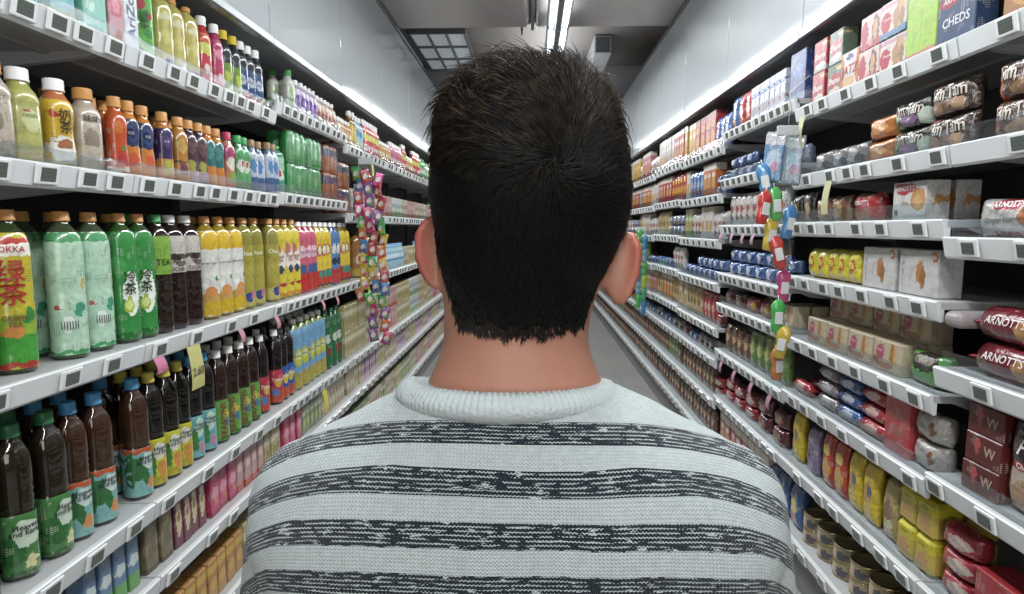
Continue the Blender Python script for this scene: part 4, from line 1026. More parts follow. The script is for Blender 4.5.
for i, (cn, cc, px, py) in enumerate(seq):
    me = tmc.setdefault(cc, toy(cc))
    q = ray_at(px, py, YR - .02 - .016 * (i % 3))
    oo = link('candy_toy', me, None, q - Vector((0, 0, .067)), (0, rf.uniform(-.25, .2), rf.uniform(-.5, .3)))
    bm = bmesh.new(); tube(bm, [(0, 0, .13), (.0, .006, .15), (0, .014, .142)], .0025, 6); box(bm, -.015, .015, -.021, -.015, .035, .085, .002)
    link('belt_clip', tomesh(bm, 'belt_clip', mat('clip pale', '#c4c8c8', .4)), oo)
    tag(oo, f"{cn} plastic candy toy, {ordw(i + 1)} from top of the right hanging strip", 'toy', 'plastic candy toys on the right hanging strip')
for i, (px, py, c, nm) in enumerate(((771, 157, '#5a88b0', 'blue'), (790, 160, '#8a94a8', 'grey'))):
    pp = pouch('header_card', 'x', .08, .010, .20, c, ((.75, 1, '#b8b8c0'),), ((0, .45, .35, .2, '#9ab0c8'), (.1, .3, .2, .1, '#a86a8a')))
    q = ray_at(px, py, YR + .02)
    oo = link('blister_card', pp.parts[0][1], None, q - Vector((0, 0, .10)), (0, .1, -.35)); tag(oo, f'{nm} blister card at top of right hanging strip', 'packet')
YF = 5.8; XF = ray_at(641, 240, YF).x
clip_strip(XF, YF, .0, -.85, .10, 'distant clear display strip of mixed toys near the right ear')
for i in range(12):
    cc = ['#4aa84c', '#3c84b8', '#9ab83c', '#6a94a0', '#3c9a6a'][i % 5]; me = tmc.setdefault(cc, toy(cc))
    oo = link('candy_toy', me, None, (XF + (.025 if i % 2 else -.025), YF - .03, EYE - .14 - i * .06), (0, .1, .2)); tag(oo, f"tiny coloured candy toy, {ordw(i + 1)} down the distant right strip", 'toy', 'candy toys on the distant right strip')

# ------------------------------------------------------------------ room
def struct(name, bm, m_):
    o = link(name, tomesh(bm, name, m_)); o['kind'] = 'structure'; return o
def floor_mat():
    M = bpy.data.materials.new('floor tiles'); M.use_nodes = True; nt = M.node_tree; b = nt.nodes['Principled BSDF']
    tc = nt.nodes.new('ShaderNodeTexCoord'); br = nt.nodes.new('ShaderNodeTexBrick'); br.offset = 0
    br.inputs['Scale'].default_value = 1; br.inputs['Brick Width'].default_value = .45; br.inputs['Row Height'].default_value = .45; br.inputs['Mortar Size'].default_value = .003
    br.inputs['Color1'].default_value = lin('#8a8984'); br.inputs['Color2'].default_value = lin('#83827e'); br.inputs['Mortar'].default_value = lin('#6a6966')
    nt.links.new(tc.outputs['Object'], br.inputs[0]); nt.links.new(br.outputs[0], b.inputs['Base Color']); b.inputs['Roughness'].default_value = .3
    return M
Y0, Y1 = -2.5, 17
bm = bmesh.new(); box(bm, -2.6, 2.6, Y0, Y1, -.1, 0); struct('floor', bm, floor_mat())
CEIL = mat('dark grey brown ceiling', '#78736f', .7, noise=.06, nscale=1.5)
bm = bmesh.new(); box(bm, -2.6, 2.6, Y0, Y1, EYE + 1.95, EYE + 2.05); struct('ceiling', bm, CEIL)
WALLM = mat('grey wall', '#8c8a8a', .7)
for nm, a in (('wall_left', (-2.7, -2.6, Y0, Y1)), ('wall_right', (2.6, 2.7, Y0, Y1)), ('wall_back', (-2.6, 2.6, Y1, Y1 + .1)), ('wall_front', (-2.6, 2.6, Y0 - .1, Y0))):
    bm = bmesh.new(); box(bm, *a, 0, EYE + 2.05); struct(nm, bm, WALLM)
# lowered bulkhead further down
bm = bmesh.new(); box(bm, -2.6, 2.6, 7.8, Y1, EYE + 1.635, EYE + 1.95); struct('trim_1', bm, mat('pale bulkhead', '#8c8d93', .5))
# foil covered air duct crossing above the aisle
def foil():
    M = mat('duct foil', '#b3adab', .3, metal=.45, bump=.5, bscale=3.0, noise=.10, nscale=3)
    return M
bm = bmesh.new(); box(bm, -1.9, -.012, 2.4, 5.32, EYE + 1.63, EYE + 1.9, .05, seg=4); box(bm, .012, 1.9, 2.4, 5.32, EYE + 1.63, EYE + 1.9, .05, seg=4)
duct = link('air_duct', tomesh(bm, 'air_duct', foil())); tag(duct, 'silver foil covered air duct crossing under the ceiling', 'duct')
bm = bmesh.new(); box(bm, -.014, .014, 2.4, 5.34, EYE + 1.622, EYE + 1.9, .003); link('joint_strip', tomesh(bm, 'joint_strip', TRIM_M), duct)
bm = bmesh.new(); tube(bm, [(-.09, 5.30, EYE + 1.62), (-.09, 5.37, EYE + 1.6), (-.09, 5.37, EYE + 1.95)], .008); link('hanger_rod', tomesh(bm, 'hanger_rod', POST_M), duct)
# ceiling tray with translucent panes, left
tr = link('ceiling_light', None, None, (-.93, 6.85, EYE + 1.88)); tr.empty_display_size = .1
tag(tr, 'gridded ceiling panel with pale square panes above left shelves', 'light')
bm = bmesh.new()
for i in range(4): box(bm, -.27 + i * .18 - .012, -.27 + i * .18 + .012, -.65, .75, -.02, .03)
for j in range(4): box(bm, -.27, .27, -.65 + j * .4666 - .012, -.65 + j * .4666 + .012, -.021, .03)
link('grid_frame', tomesh(bm, 'grid_frame', mat('grid grey', '#6a6c6e', .5)), tr)
bm = bmesh.new(); box(bm, -.27, .27, -.65, .75, .0, .02); link('diffuser', tomesh(bm, 'diffuser', mat('pale pane', '#9aa2a6', .4, emit='#aab4ba', es=.35)), tr)
bm = bmesh.new(); box(bm, -1.42, -1.30, 5.6, 7.6, EYE + 1.85, EYE + 1.93, .01)
o = link('ceiling_tube_light', tomesh(bm, 'ceiling_tube_light', mat('dim tube', '#a4adb2', .4, emit='#c0ccd4', es=.25))); tag(o, 'long pale tube fitting beside gridded panel, far left ceiling', 'light')
bm = bmesh.new(); box(bm, .62, .80, 6.55, 7.30, EYE + 1.75, EYE + 1.94, .01); box(bm, .64, .78, 6.545, 6.55, EYE + 1.77, EYE + 1.92, 0, 1)
o = link('ceiling_vent', tomesh(bm, 'ceiling_vent', [mat('vent white', '#a8acb0', .4), mat('vent dark', '#4a4c50', .6)])); tag(o, 'small pale box vent on ceiling above right of head', 'vent')

# strip lights: a continuous run of twin-tube battens
TUBE = mat('lit fluorescent tube', '#ffffff', .4, emit='#eef5ff', es=9)
bm = bmesh.new(); box(bm, -.085, .085, -.74, .74, .025, .065, .006); box(bm, -.028, .028, -.74, .74, .0, .03, .008); BAT = tomesh(bm, 'housing', mat('batten grey', '#8a9298', .3, metal=.4))
bm = bmesh.new()
for sx in (-1, 1): tube(bm, [(sx * .052, -.70, .012), (sx * .052, .70, .012)], .014, 10)
TB = tomesh(bm, 'tubes', TUBE)
XL = .19
LZ = EYE + 1.47
for i, yc in enumerate((-1.9, -.4, 1.1, 2.6, 4.1, 5.6)):
    o = link('strip_light', None, None, (XL, yc, LZ)); o.empty_display_size = .1
    link('housing', BAT, o); link('tubes', TB, o)
    bm = bmesh.new(); ry = .4 if yc > 5 else -.4; tube(bm, [(0, ry, .06), (0, ry, .155 if yc > 1.5 and yc < 4.5 else .48)], .003, 6); link('hanger_rod', tomesh(bm, 'hanger_rod', POST_M), o)
    tag(o, f"twin tube fluorescent strip light, {ordw(i + 1)} along the run over the aisle", 'light', 'fluorescent strip lights over the aisle')

#PSTART
# ------------------------------------------------------------------ the man
PX, PY = -.015, .565            # he stands here, back to the camera
SKIN = mat('skin', '#a9715a', .5, noise=.10, nscale=30, bump=.12, bscale=220, sss=.25)
EARM = mat('ear skin', '#a0503a', .62, noise=.35, nscale=38, sss=.35)
SCALP = mat('scalp under hair', '#15110f', .8)


def loft_mesh(rings, n=48, cap=True):
    """rings: (z, cx, cy, halfwidth, depth_front(+Y), depth_back(-Y), exponent)"""
    bm = bmesh.new(); rr = []
    for z, cx, cy, a, bf, bb, e in rings:
        ring = []
        for i in range(n):
            t = 2 * PI * i / n; c, s = math.cos(t), math.sin(t)
            x = math.copysign(abs(c) ** (2 / e), c) * a
            y = math.copysign(abs(s) ** (2 / e), s) * (bf if s > 0 else bb)
            ring.append(bm.verts.new((cx + x, cy + y, z)))
        rr.append(ring)
    for a, b in zip(rr, rr[1:]):
        for i in range(n): bm.faces.new((a[i], a[(i + 1) % n], b[(i + 1) % n], b[i]))
    bm.faces.new(rr[0][::-1]); bm.faces.new(rr[-1])
    bmesh.ops.recalc_face_normals(bm, faces=bm.faces)
    return bm


def dense(rings, steps=6):
    """smooth Catmull-Rom resampling of loft rings"""
    A = np.array(rings, float); out = []
    for i in range(len(A) - 1):
        p0, p1, p2, p3 = A[max(i - 1, 0)], A[i], A[i + 1], A[min(i + 2, len(A) - 1)]
        for k in range(steps):
            t = k / steps
            v = .5 * (2 * p1 + (p2 - p0) * t + (2 * p0 - 5 * p1 + 4 * p2 - p3) * t * t + (3 * p1 - p0 - 3 * p2 + p3) * t ** 3)
            lo, hi = np.minimum(p1, p2), np.maximum(p1, p2)
            v[3:6] = np.maximum(v[3:6], .002)
            v[0] = p1[0] + (p2[0] - p1[0]) * t
            out.append(tuple(v))
    out.append(tuple(A[-1])); return out


def capsule(bm, a, b, ra, rb, flat=1.0, n=16):
    """tapered capsule with rounded ends"""
    a, b = Vector(a), Vector(b); t = (b - a).normalized()
    pts, rad = [], []
    for k in range(5):
        q = math.sin(PI / 2 * (k / 4)); pts.append(a - t * ra * math.cos(PI / 2 * k / 4)); rad.append(max(ra * q, .0008))
    for k in range(1, 4):
        pts.append(a.lerp(b, k / 4)); rad.append(ra + (rb - ra) * k / 4)
    for k in range(5):
        q = math.cos(PI / 2 * (k / 4)); pts.append(b + t * rb * math.sin(PI / 2 * k / 4)); rad.append(max(rb * q, .0008))
    tube(bm, pts, rad, n)


def remesh(bm, name, vox, smooth, mats, fac=.5):
    me = bpy.data.meshes.new(name); bmesh.ops.recalc_face_normals(bm, faces=bm.faces); bm.to_mesh(me); bm.free()
    o = bpy.data.objects.new(name, me); C.objects.link(o)
    r = o.modifiers.new('r', 'REMESH'); r.mode = 'VOXEL'; r.voxel_size = vox; r.use_smooth_shade = True
    if smooth:
        s = o.modifiers.new('s', 'SMOOTH'); s.iterations = smooth; s.factor = fac
    dg = bpy.context.evaluated_depsgraph_get()
    me2 = bpy.data.meshes.new_from_object(o.evaluated_get(dg)); me2.name = name
    bpy.data.objects.remove(o); bpy.data.meshes.remove(me)
    me2.materials.clear()
    for m_ in mats: me2.materials.append(m_)
    me2.shade_smooth()
    return me2

man = link('person', None, None, (PX, PY, 0)); man.empty_display_size = .1
tag(man, 'man seen from behind with short dark hair and striped knitted sweater', 'person')
HZ = EYE                        # head rings are given relative to the eye height, positions relative to (PX, PY)
# skull (z, cx, cy, halfwidth, front, back, exponent)
HX = .013
HEAD = [(-.145, 0, .005, .069, .062, .058, 2.1), (-.115, .000, .01, .068, .064, .060, 2.1), (-.085, .001, .012, .068, .075, .064, 2.2), (-.06, .004, .014, .0715, .086, .070, 2.25),
        (-.03, .008, .014, .077, .092, .079, 2.3), (.0, HX, .012, .0815, .094, .088, 2.3), (.03, HX, .010, .0835, .094, .094, 2.3), (.06, HX, .008, .079, .091, .094, 2.25),
        (.083, HX, .006, .0715, .084, .088, 2.2), (.102, HX, .004, .062, .071, .075, 2.15), (.116, HX, .002, .046, .052, .056, 2.1), (.125, HX, 0, .027, .031, .034, 2), (.128, HX, 0, .004, .005, .005, 2)]
bm = loft_mesh([(z + HZ, a, b, c, d, e, f) for z, a, b, c, d, e, f in dense(HEAD)])
# jaw, nose, brow, lips on the far side of the head
fy = .100
capsule(bm, (HX, fy - .030, HZ - .085), (HX, fy - .055, HZ - .05), .030, .05)
capsule(bm, (HX, fy + .004, HZ + .012), (HX, fy + .014, HZ - .022), .008, .011)
capsule(bm, (HX - .01, fy + .004, HZ - .027), (HX + .01, fy + .004, HZ - .027), .008, .008)
capsule(bm, (HX - .035, fy - .012, HZ + .026), (HX + .035, fy - .012, HZ + .026), .010, .010)
for zz in (-.047, -.056): capsule(bm, (HX - .020, fy - .016, HZ + zz), (HX + .020, fy - .016, HZ + zz), .006, .006)
# torso under the sweater
TOR = [(.80, 0, 0, .155, .10, .11, 2.4), (.90, 0, 0, .165, .105, .115, 2.4), (1.02, 0, 0, .150, .10, .10, 2.4), (1.15, 0, 0, .170, .115, .11, 2.5), (1.24, 0, 0, .185, .10, .10, 2.5), (1.295, 0, 0, .165, .075, .08, 2.4),
       (1.33, 0, 0, .115, .062, .065, 2.2), (1.37, 0, 0, .085, .056, .055, 2.1), (1.42, 0, .004, .066, .058, .055, 2)]
b2 = loft_mesh(dense(TOR, 4)); me_ = bpy.data.meshes.new('x'); b2.to_mesh(me_); b2.free(); bm.from_mesh(me_)
for s in (-1, 1):
    sh, el, wr = (s * .172, .0, 1.245), (s * .262, .015, .99), (s * .275, .085, .765)
    capsule(bm, sh, el, .043, .038); capsule(bm, el, wr, .040, .026)
    pm = (s * .272, .105, .705); capsule(bm, wr, pm, .026, .030); capsule(bm, (s * .272, .085, .74), (s * .272, .125, .70), .02, .018)
    for q, (L_, oy) in enumerate(((.070, -.028 + .012), (.080, .0 + .004), (.076, .028 - .008), (.060, .052 - .016))):
        base = Vector((s * .272, .085 + oy + .012, .690)); mid = base + Vector((-s * .004, .008, -L_ * .5)); tip = mid + Vector((-s * .014, .006, -L_ * .45))
        capsule(bm, base, mid, .0085, .008); capsule(bm, mid, tip, .008, .0068)
    capsule(bm, (s * .262, .120, .735), (s * .248, .148, .705), .010, .009); capsule(bm, (s * .248, .148, .705), (s * .244, .158, .675), .009, .0075)
    hip, kn, an = (s * .088, .0, .84), (s * .098, .012, .47), (s * .105, -.012, .09)
    capsule(bm, hip, kn, .082, .055); capsule(bm, kn, an, .052, .036); capsule(bm, an, (s * .115, .13, .035), .035, .030)
# ears: leaf shaped shell with a thicker rim, lobe and root
for s, ez, ox_, tilt in ((-1, -.024, .017, .10), (1, -.038, .012, .16)):
    c0 = Vector((HX + s * .0845, .004, HZ + ez))
    r_ = bmesh.ops.create_uvsphere(bm, u_segments=28, v_segments=20, radius=1)['verts']
    for v in r_:
        z_ = v.co.z; x_ = v.co.x * s
        wdt = ox_ * (1 - .22 * max(0, -z_)) if x_ > 0 else .012
        co = Vector((s * x_ * wdt, v.co.y * .0062 - .010 * max(0, x_) , z_ * .0335))
        co.x += s * z_ * tilt * .03
        v.co = co + c0
    pts = []
    for k in range(15):
        t = math.radians(-75 + 185 * k / 14)
        pts.append(c0 + Vector((s * (ox_ * (1 - .22 * max(0, -math.sin(t))) * math.cos(t) + math.sin(t) * tilt * .03), -.0095 * max(0, math.cos(t)) - .001, .032 * math.sin(t))))
    tube(bm, pts, [.003] + [.0042] * 13 + [.003], 10)
    capsule(bm, c0 + Vector((s * -.008, .006, .012)), c0 + Vector((s * -.008, .006, -.014)), .012, .010)
body = remesh(bm, 'body', .0036, 3, [SKIN, EARM, SCALP])
P_ = np.empty(len(body.polygons) * 3); body.polygons.foreach_get('center', P_); P_ = P_.reshape(-1, 3)
mi = np.zeros(len(body.polygons), dtype=np.int32)
earz = (P_[:, 2] > HZ - .082) & (P_[:, 2] < HZ + .035) & (np.abs(P_[:, 0] - HX) > .0865) & (P_[:, 1] < .05)
pass
nt = SKIN.node_tree; L = nt.links; pb = nt.nodes['Principled BSDF']
tc = nt.nodes.new('ShaderNodeTexCoord'); sp_ = nt.nodes.new('ShaderNodeSeparateXYZ'); L.new(tc.outputs['Object'], sp_.inputs[0])
def mr_(v, a, b):
    n = nt.nodes.new('ShaderNodeMapRange'); n.inputs[1].default_value = a; n.inputs[2].default_value = b; L.new(v, n.inputs[0]); return n.outputs[0]
def mm_(op, a, b=None):
    n = nt.nodes.new('ShaderNodeMath'); n.operation = op
    for i, v in enumerate((a, b)):
        if v is None: continue
        if isinstance(v, (int, float)): n.inputs[i].default_value = v
        else: L.new(v, n.inputs[i])
    return n.outputs[0]
f_ = mm_('MULTIPLY', mr_(mm_('ABSOLUTE', mm_('SUBTRACT', sp_.outputs[0], HX)), .085, .097), mm_('MULTIPLY', mr_(sp_.outputs[2], HZ - .085, HZ - .065), mr_(sp_.outputs[2], HZ + .05, HZ + .03)))
mxn = nt.nodes.new('ShaderNodeMix'); mxn.data_type = 'RGBA'; L.new(f_, mxn.inputs[0])
old = pb.inputs['Base Color'].links[0].from_socket; L.new(old, mxn.inputs[6]); mxn.inputs[7].default_value = lin('#9a4230'); L.new(mxn.outputs[2], pb.inputs['Base Color'])
bo = link('body', body, man)

# ---- hair: scalp cap mesh + strands
def hairline(x, y):
    """lowest z (rel. eye) where hair grows, for a point on the skull (x,y rel. head)"""
    az = math.atan2(x - HX, -(y - .01))          # 0 at the back, +-pi at the face
    a = abs(az)
    if a < .95: return -.090 + .006 * (a / .95) ** 2 + .002 * math.sin(az * 23)
    if a < 1.35: return -.084 + (a - .95) / .4 * .112
    if a < 2.0: return .028 - .02 * math.exp(-((a - 1.62) / .12) ** 2) * 2
    return .028 + min(1, (a - 2.0) / .5) * .052
capr = [(z + HZ, a, b, c + g, d + g, e + g, f) for (z, a, b, c, d, e, f) in dense(HEAD, 8) for g in (.0008 + .0052 * max(0, min(1, (z + .08) / .12)) + .003 * max(0, min(1, (z - .07) / .05)),)]
# the top of the cap follows the lifted hair
capr = [(z + (.008 * max(0, (z - HZ - .04) / .1)), *r) for z, *r in capr]
bm = loft_mesh(capr, 96)
kill = [f for f in bm.faces if (lambda c: (c.z - HZ) < hairline(c.x, c.y))(f.calc_center_median())]
bmesh.ops.delete(bm, geom=kill, context='FACES')
for v in bm.verts:
    n = (math.sin(v.co.x * 310 + v.co.z * 200) * math.sin(v.co.z * 260 + v.co.y * 180)) * .0012
    k = max(0, min(1, (v.co.z - HZ - .02) / .08)); d = Vector((v.co.x - HX, v.co.y, v.co.z - HZ)).normalized(); v.co += d * n * k
HAIRM = mat('dark brown hair', '#0d0c0b', .9, noise=.25, nscale=60, spec=.05)
hm = bpy.data.materials.new('top-lit hair strands'); hm.use_nodes = True; b_ = hm.node_tree.nodes['Principled BSDF']
b_.inputs['Roughness'].default_value = .45; b_.inputs['Specular IOR Level'].default_value = .22
ntx = hm.node_tree; bkm = mat('near black hair', '#141311', .45, noise=.3, nscale=140, spec=.25)
ntx = hm.node_tree; tcx = ntx.nodes.new('ShaderNodeTexCoord'); nn = ntx.nodes.new('ShaderNodeTexNoise'); nn.inputs['Scale'].default_value = 130; nn.inputs['Detail'].default_value = 6
rp = ntx.nodes.new('ShaderNodeValToRGB'); rp.color_ramp.elements[0].color = lin('#100f0e'); rp.color_ramp.elements[1].color = lin('#54402c'); rp.color_ramp.elements[0].position = .4; rp.color_ramp.elements[1].position = .8
ntx.links.new(tcx.outputs['Object'], nn.inputs['Vector']); ntx.links.new(nn.outputs['Fac'], rp.inputs[0]); ntx.links.new(rp.outputs[0], b_.inputs['Base Color'])
bm.faces.ensure_lookup_table(); bmesh.ops.recalc_face_normals(bm, faces=bm.faces); bm.normal_update()
tri = bmesh.ops.triangulate(bm, faces=bm.faces[:])
bm.faces.ensure_lookup_table()
V = np.array([[v.co[:] for v in f.verts] for f in bm.faces]); Nn = np.array([f.normal[:] for f in bm.faces])
kill = [f for f in bm.faces if (lambda c: (c.z - HZ) < hairline(c.x, c.y) + .007)(f.calc_center_median())]
bmesh.ops.delete(bm, geom=kill, context='FACES')
capme = bpy.data.meshes.new('hair'); bm.to_mesh(capme); bm.free(); capme.materials.append(HAIRM); capme.shade_smooth()
hair = link('hair', capme, man)
A_ = np.linalg.norm(np.cross(V[:, 1] - V[:, 0], V[:, 2] - V[:, 0]), axis=1) / 2
cz = V[:, :, 2].mean(1) - HZ
NS = 52000
wgt = A_ * np.where(cz > .05, 1.2, 1.0) * np.where(cz < -.06, 1.8, 1.0); wgt /= wgt.sum()
ti = rng.choice(len(V), NS, p=wgt)
u = rng.random((NS, 2)); sw = u.sum(1) > 1; u[sw] = 1 - u[sw]
R0 = V[ti, 0] + u[:, :1] * (V[ti, 1] - V[ti, 0]) + u[:, 1:] * (V[ti, 2] - V[ti, 0])
N0 = Nn[ti]
out = R0 - np.array([HX, .005, HZ + .02]); N0 = np.where((N0 * out).sum(1, keepdims=True) < 0, -N0, N0)
whorl = np.array([.031, -.098, HZ + .050])
dv = R0 - whorl; dist = np.linalg.norm(dv, axis=1, keepdims=True)
swirl = np.cross(N0, dv)
dirv = dv / (dist + 1e-4) + .8 * swirl / (dist + 1e-4) * np.exp(-dist / .05)
zz = (R0[:, 2] - HZ)[:, None]
# lower hair points down, sides down and forward
low = np.clip((.02 - zz) / .06, 0, 1)
dirv = dirv * (1 - low) + low * np.array([0, .15, -1])
# top hair swept up from the crown then left and forward
top = np.clip((zz - .075) / .04, 0, 1)
clump = np.stack([np.sin(R0[:, 0] * 170 + np.sin(R0[:, 1] * 90) * 2), np.cos(R0[:, 0] * 120 + R0[:, 1] * 150), np.sin(R0[:, 1] * 210 + R0[:, 2] * 120)], 1)
dirv = dirv + top * (clump * .55 + np.array([-.7, .1, .15]))
mid = np.clip((zz - .02) / .06, 0, 1)
dirv = dirv + mid * clump * .22 + rng.normal(0, .16, (NS, 3)) + rng.normal(0, 1.2, (NS, 3)) * np.exp(-dist / .010)
dirv -= N0 * (dirv * N0).sum(1, keepdims=True)
dirv /= np.linalg.norm(dirv, axis=1, keepdims=True) + 1e-6
Ln = (.007 + .009 * np.clip((zz + .09) / .10, 0, 1) + .024 * np.clip((zz - .05) / .05, 0, 1)) * rng.uniform(.6, 1.15, (NS, 1))
lift = .16 + .06 * np.clip((zz + .0) / .08, 0, 1) + top * .20 * rng.uniform(.0, 1.2, (NS, 1)) ** 2 + rng.uniform(0, .14, (NS, 1))
K_ = 4
ts = np.linspace(0, 1, K_)
swn = np.cross(N0, dirv) * np.sin(R0[:, :1] * 70 + R0[:, 2:] * 50 + 1.0)
pts = np.stack([R0 - N0 * .001 + dirv * Ln * t + N0 * Ln * (lift * t - .35 * lift * t * t) - N0 * (Ln * t) ** 2 * (2 + 6 * mid) + swn * Ln * t * t * .35 for t in ts], 1)
rad = np.array([.00030, .00030, .00024, .00006])[None, :, None] * (1 + .5 * np.clip((zz - .05) / .05, 0, 1))[:, None]
side = np.cross(dirv, N0); side /= np.linalg.norm(side, axis=1, keepdims=True) + 1e-6
ring = []
for a in range(3):
    th = 2 * PI * a / 3
    ring.append(pts + rad * (math.cos(th) * side + math.sin(th) * N0)[:, None, :])
VV = np.stack(ring, 2).reshape(-1, 3)      # NS, K, 3 -> verts
idx = np.arange(NS * K_ * 3).reshape(NS, K_, 3)
fs = []
for k in range(K_ - 1):
    for a in range(3):
        b2_ = (a + 1) % 3
        fs.append(np.stack([idx[:, k, a], idx[:, k, b2_], idx[:, k + 1, b2_], idx[:, k + 1, a]], 1))
FF = np.concatenate(fs).astype(np.int32)
sme = bpy.data.meshes.new('hair_strands'); sme.vertices.add(len(VV)); sme.vertices.foreach_set('co', VV.ravel().astype(np.float32))
sme.loops.add(FF.size); sme.loops.foreach_set('vertex_index', FF.ravel()); sme.polygons.add(len(FF))
sme.polygons.foreach_set('loop_start', np.arange(0, FF.size, 4, dtype=np.int32)); sme.update(calc_edges=True); sme.materials.append(hm); sme.materials.append(bkm)
tone = (zz[:, 0] + rng.normal(0, .018, NS) < .068).astype(np.int32)  # upper strands take the browner material: overhead highlight put into the hair colour
sme.polygons.foreach_set('material_index', np.concatenate([tone] * ((K_ - 1) * 3)).astype(np.int32)); sme.shade_smooth()
st_ = link('hair_strands', sme, hair); st_['kind'] = 'stuff'
# eyes
for s in (-1, 1):
    bm = bmesh.new(); bmesh.ops.create_uvsphere(bm, u_segments=20, v_segments=14, radius=.0115); bmesh.ops.translate(bm, vec=(HX + s * .031, fy - .012, HZ + .008), verts=bm.verts)
    e = link('eye', tomesh(bm, 'eye', mat('eye white', '#d8d4cc', .15), True), man)
    bm = bmesh.new(); bmesh.ops.create_uvsphere(bm, u_segments=14, v_segments=10, radius=.0055); bmesh.ops.scale(bm, vec=(1, .4, 1), verts=bm.verts); bmesh.ops.translate(bm, vec=(HX + s * .031, fy - .0015, HZ + .008), verts=bm.verts)
    link('iris', tomesh(bm, 'iris', mat('iris brown', '#3a2618', .15), True), e)

# ---- sweater
def knit():
    M = bpy.data.materials.new('striped knit'); M.use_nodes = True; nt = M.node_tree; L = nt.links; b = nt.nodes['Principled BSDF']
    b.inputs['Roughness'].default_value = .9; b.inputs['Specular IOR Level'].default_value = .15; b.inputs['Sheen Weight'].default_value = .15
    tc = nt.nodes.new('ShaderNodeTexCoord'); sp = nt.nodes.new('ShaderNodeSeparateXYZ'); L.new(tc.outputs['Object'], sp.inputs[0])

    def m_(op, a, bb=None, c=None, clamp=False):
        n = nt.nodes.new('ShaderNodeMath'); n.operation = op; n.use_clamp = clamp
        for i, v in enumerate((a, bb, c)):
            if v is None: continue
            if isinstance(v, (int, float)): n.inputs[i].default_value = v
            else: L.new(v, n.inputs[i])
        return n.outputs[0]

    def noise(scale, vec=None, detail=3):
        n = nt.nodes.new('ShaderNodeTexNoise'); n.inputs['Scale'].default_value = scale; n.inputs['Detail'].default_value = detail
        L.new(vec if vec is not None else tc.outputs['Object'], n.inputs['Vector']); return n.outputs['Fac']
    ax = m_('ABSOLUTE', m_('ADD', sp.outputs[0], .0))
    x2 = m_('POWER', m_('DIVIDE', ax, .26), 4.6)
    # garment height: stripes fall away towards the sleeves
    yk = m_('MULTIPLY', m_('MAXIMUM', m_('ADD', m_('MINIMUM', sp.outputs[1], .02), .085), 0), .36)
    s = m_('ADD', m_('ADD', m_('ADD', sp.outputs[2], yk), m_('MULTIPLY', x2, KDROP)), m_('MULTIPLY', m_('SUBTRACT', noise(9), .5), .006))
    rel = m_('DIVIDE', m_('SUBTRACT', KTOP, s), KPER)          # stripe phase downwards
    fr = m_('FRACT', rel)
    on = m_('MULTIPLY', m_('LESS_THAN', fr, KDUTY), m_('GREATER_THAN', rel, 0))
    # rows of knitting inside a dark stripe
    row = m_('FRACT', m_('DIVIDE', s, .0032))
    wob = m_('MULTIPLY', m_('SINE', m_('MULTIPLY', sp.outputs[0], 2 * PI / .0031)), .12)
    rw = m_('ABSOLUTE', m_('SUBTRACT', m_('FRACT', m_('ADD', row, wob)), .5))
    cmb = nt.nodes.new('ShaderNodeCombineXYZ'); L.new(m_('MULTIPLY', sp.outputs[0], 45), cmb.inputs[0]); L.new(m_('MULTIPLY', s, 240), cmb.inputs[2])
    fl = noise(1.6, cmb.outputs[0], 2)
    light = m_('MULTIPLY', m_('GREATER_THAN', rw, .36), m_('GREATER_THAN', fl, .44))
    fleck = m_('GREATER_THAN', fl, .64)
    dark = m_('MULTIPLY', on, m_('SUBTRACT', 1, m_('MAXIMUM', light, fleck), clamp=True))
    mx = nt.nodes.new('ShaderNodeMix'); mx.data_type = 'RGBA'; L.new(dark, mx.inputs[0]); mx.inputs[7].default_value = lin('#15202a')
    base = nt.nodes.new('ShaderNodeMix'); base.data_type = 'RGBA'; base.inputs[6].default_value = lin('#939e9d'); base.inputs[7].default_value = lin('#b0baba')
    L.new(noise(160, None, 4), base.inputs[0]); L.new(base.outputs[2], mx.inputs[6]); L.new(mx.outputs[2], b.inputs['Base Color'])
    # V-stitch relief
    cx = m_('MULTIPLY', sp.outputs[0], 1 / .0031)
    vx = m_('ABSOLUTE', m_('SUBTRACT', m_('FRACT', cx), .5))
    vz = m_('FRACT', m_('ADD', m_('DIVIDE', s, .0028), m_('MULTIPLY', vx, 1.2)))
    hgt = m_('MULTIPLY', m_('SINE', m_('MULTIPLY', vz, PI)), m_('SUBTRACT', 1, m_('POWER', m_('SUBTRACT', 1, m_('MULTIPLY', vx, 2)), 4)))
    hh = m_('ADD', hgt, m_('MULTIPLY', noise(500), .5))
    bp = nt.nodes.new('ShaderNodeBump'); bp.inputs['Strength'].default_value = .8; bp.inputs['Distance'].default_value = .0012
    L.new(hh, bp.inputs['Height']); L.new(bp.outputs[0], b.inputs['Normal'])
    return M
KDROP, KTOP, KPER, KDUTY = .050, 1.3675, .0375, .52
KNIT = knit()
SW = [(.86, 0, 0, .180, .125, .135, 2.4), (.95, 0, 0, .185, .128, .135, 2.4), (1.05, 0, 0, .188, .128, .130, 2.5), (1.14, 0, 0, .205, .135, .128, 2.6), (1.19, 0, 0, .228, .130, .126, 2.7), (1.235, 0, 0, .245, .122, .122, 2.7),
      (1.27, 0, 0, .244, .112, .115, 2.6), (1.30, 0, 0, .226, .10, .106, 2.5), (1.325, 0, 0, .195, .088, .097, 2.35), (1.343, 0, 0, .158, .077, .088, 2.2), (1.358, 0, 0, .132, .068, .079, 2.1), (1.372, 0, .002, .100, .060, .070, 2), (1.380, 0, .003, .078, .056, .064, 2), (1.384, 0, .003, .05, .04, .045, 2)]
bm = loft_mesh(dense(SW, 5), 72)
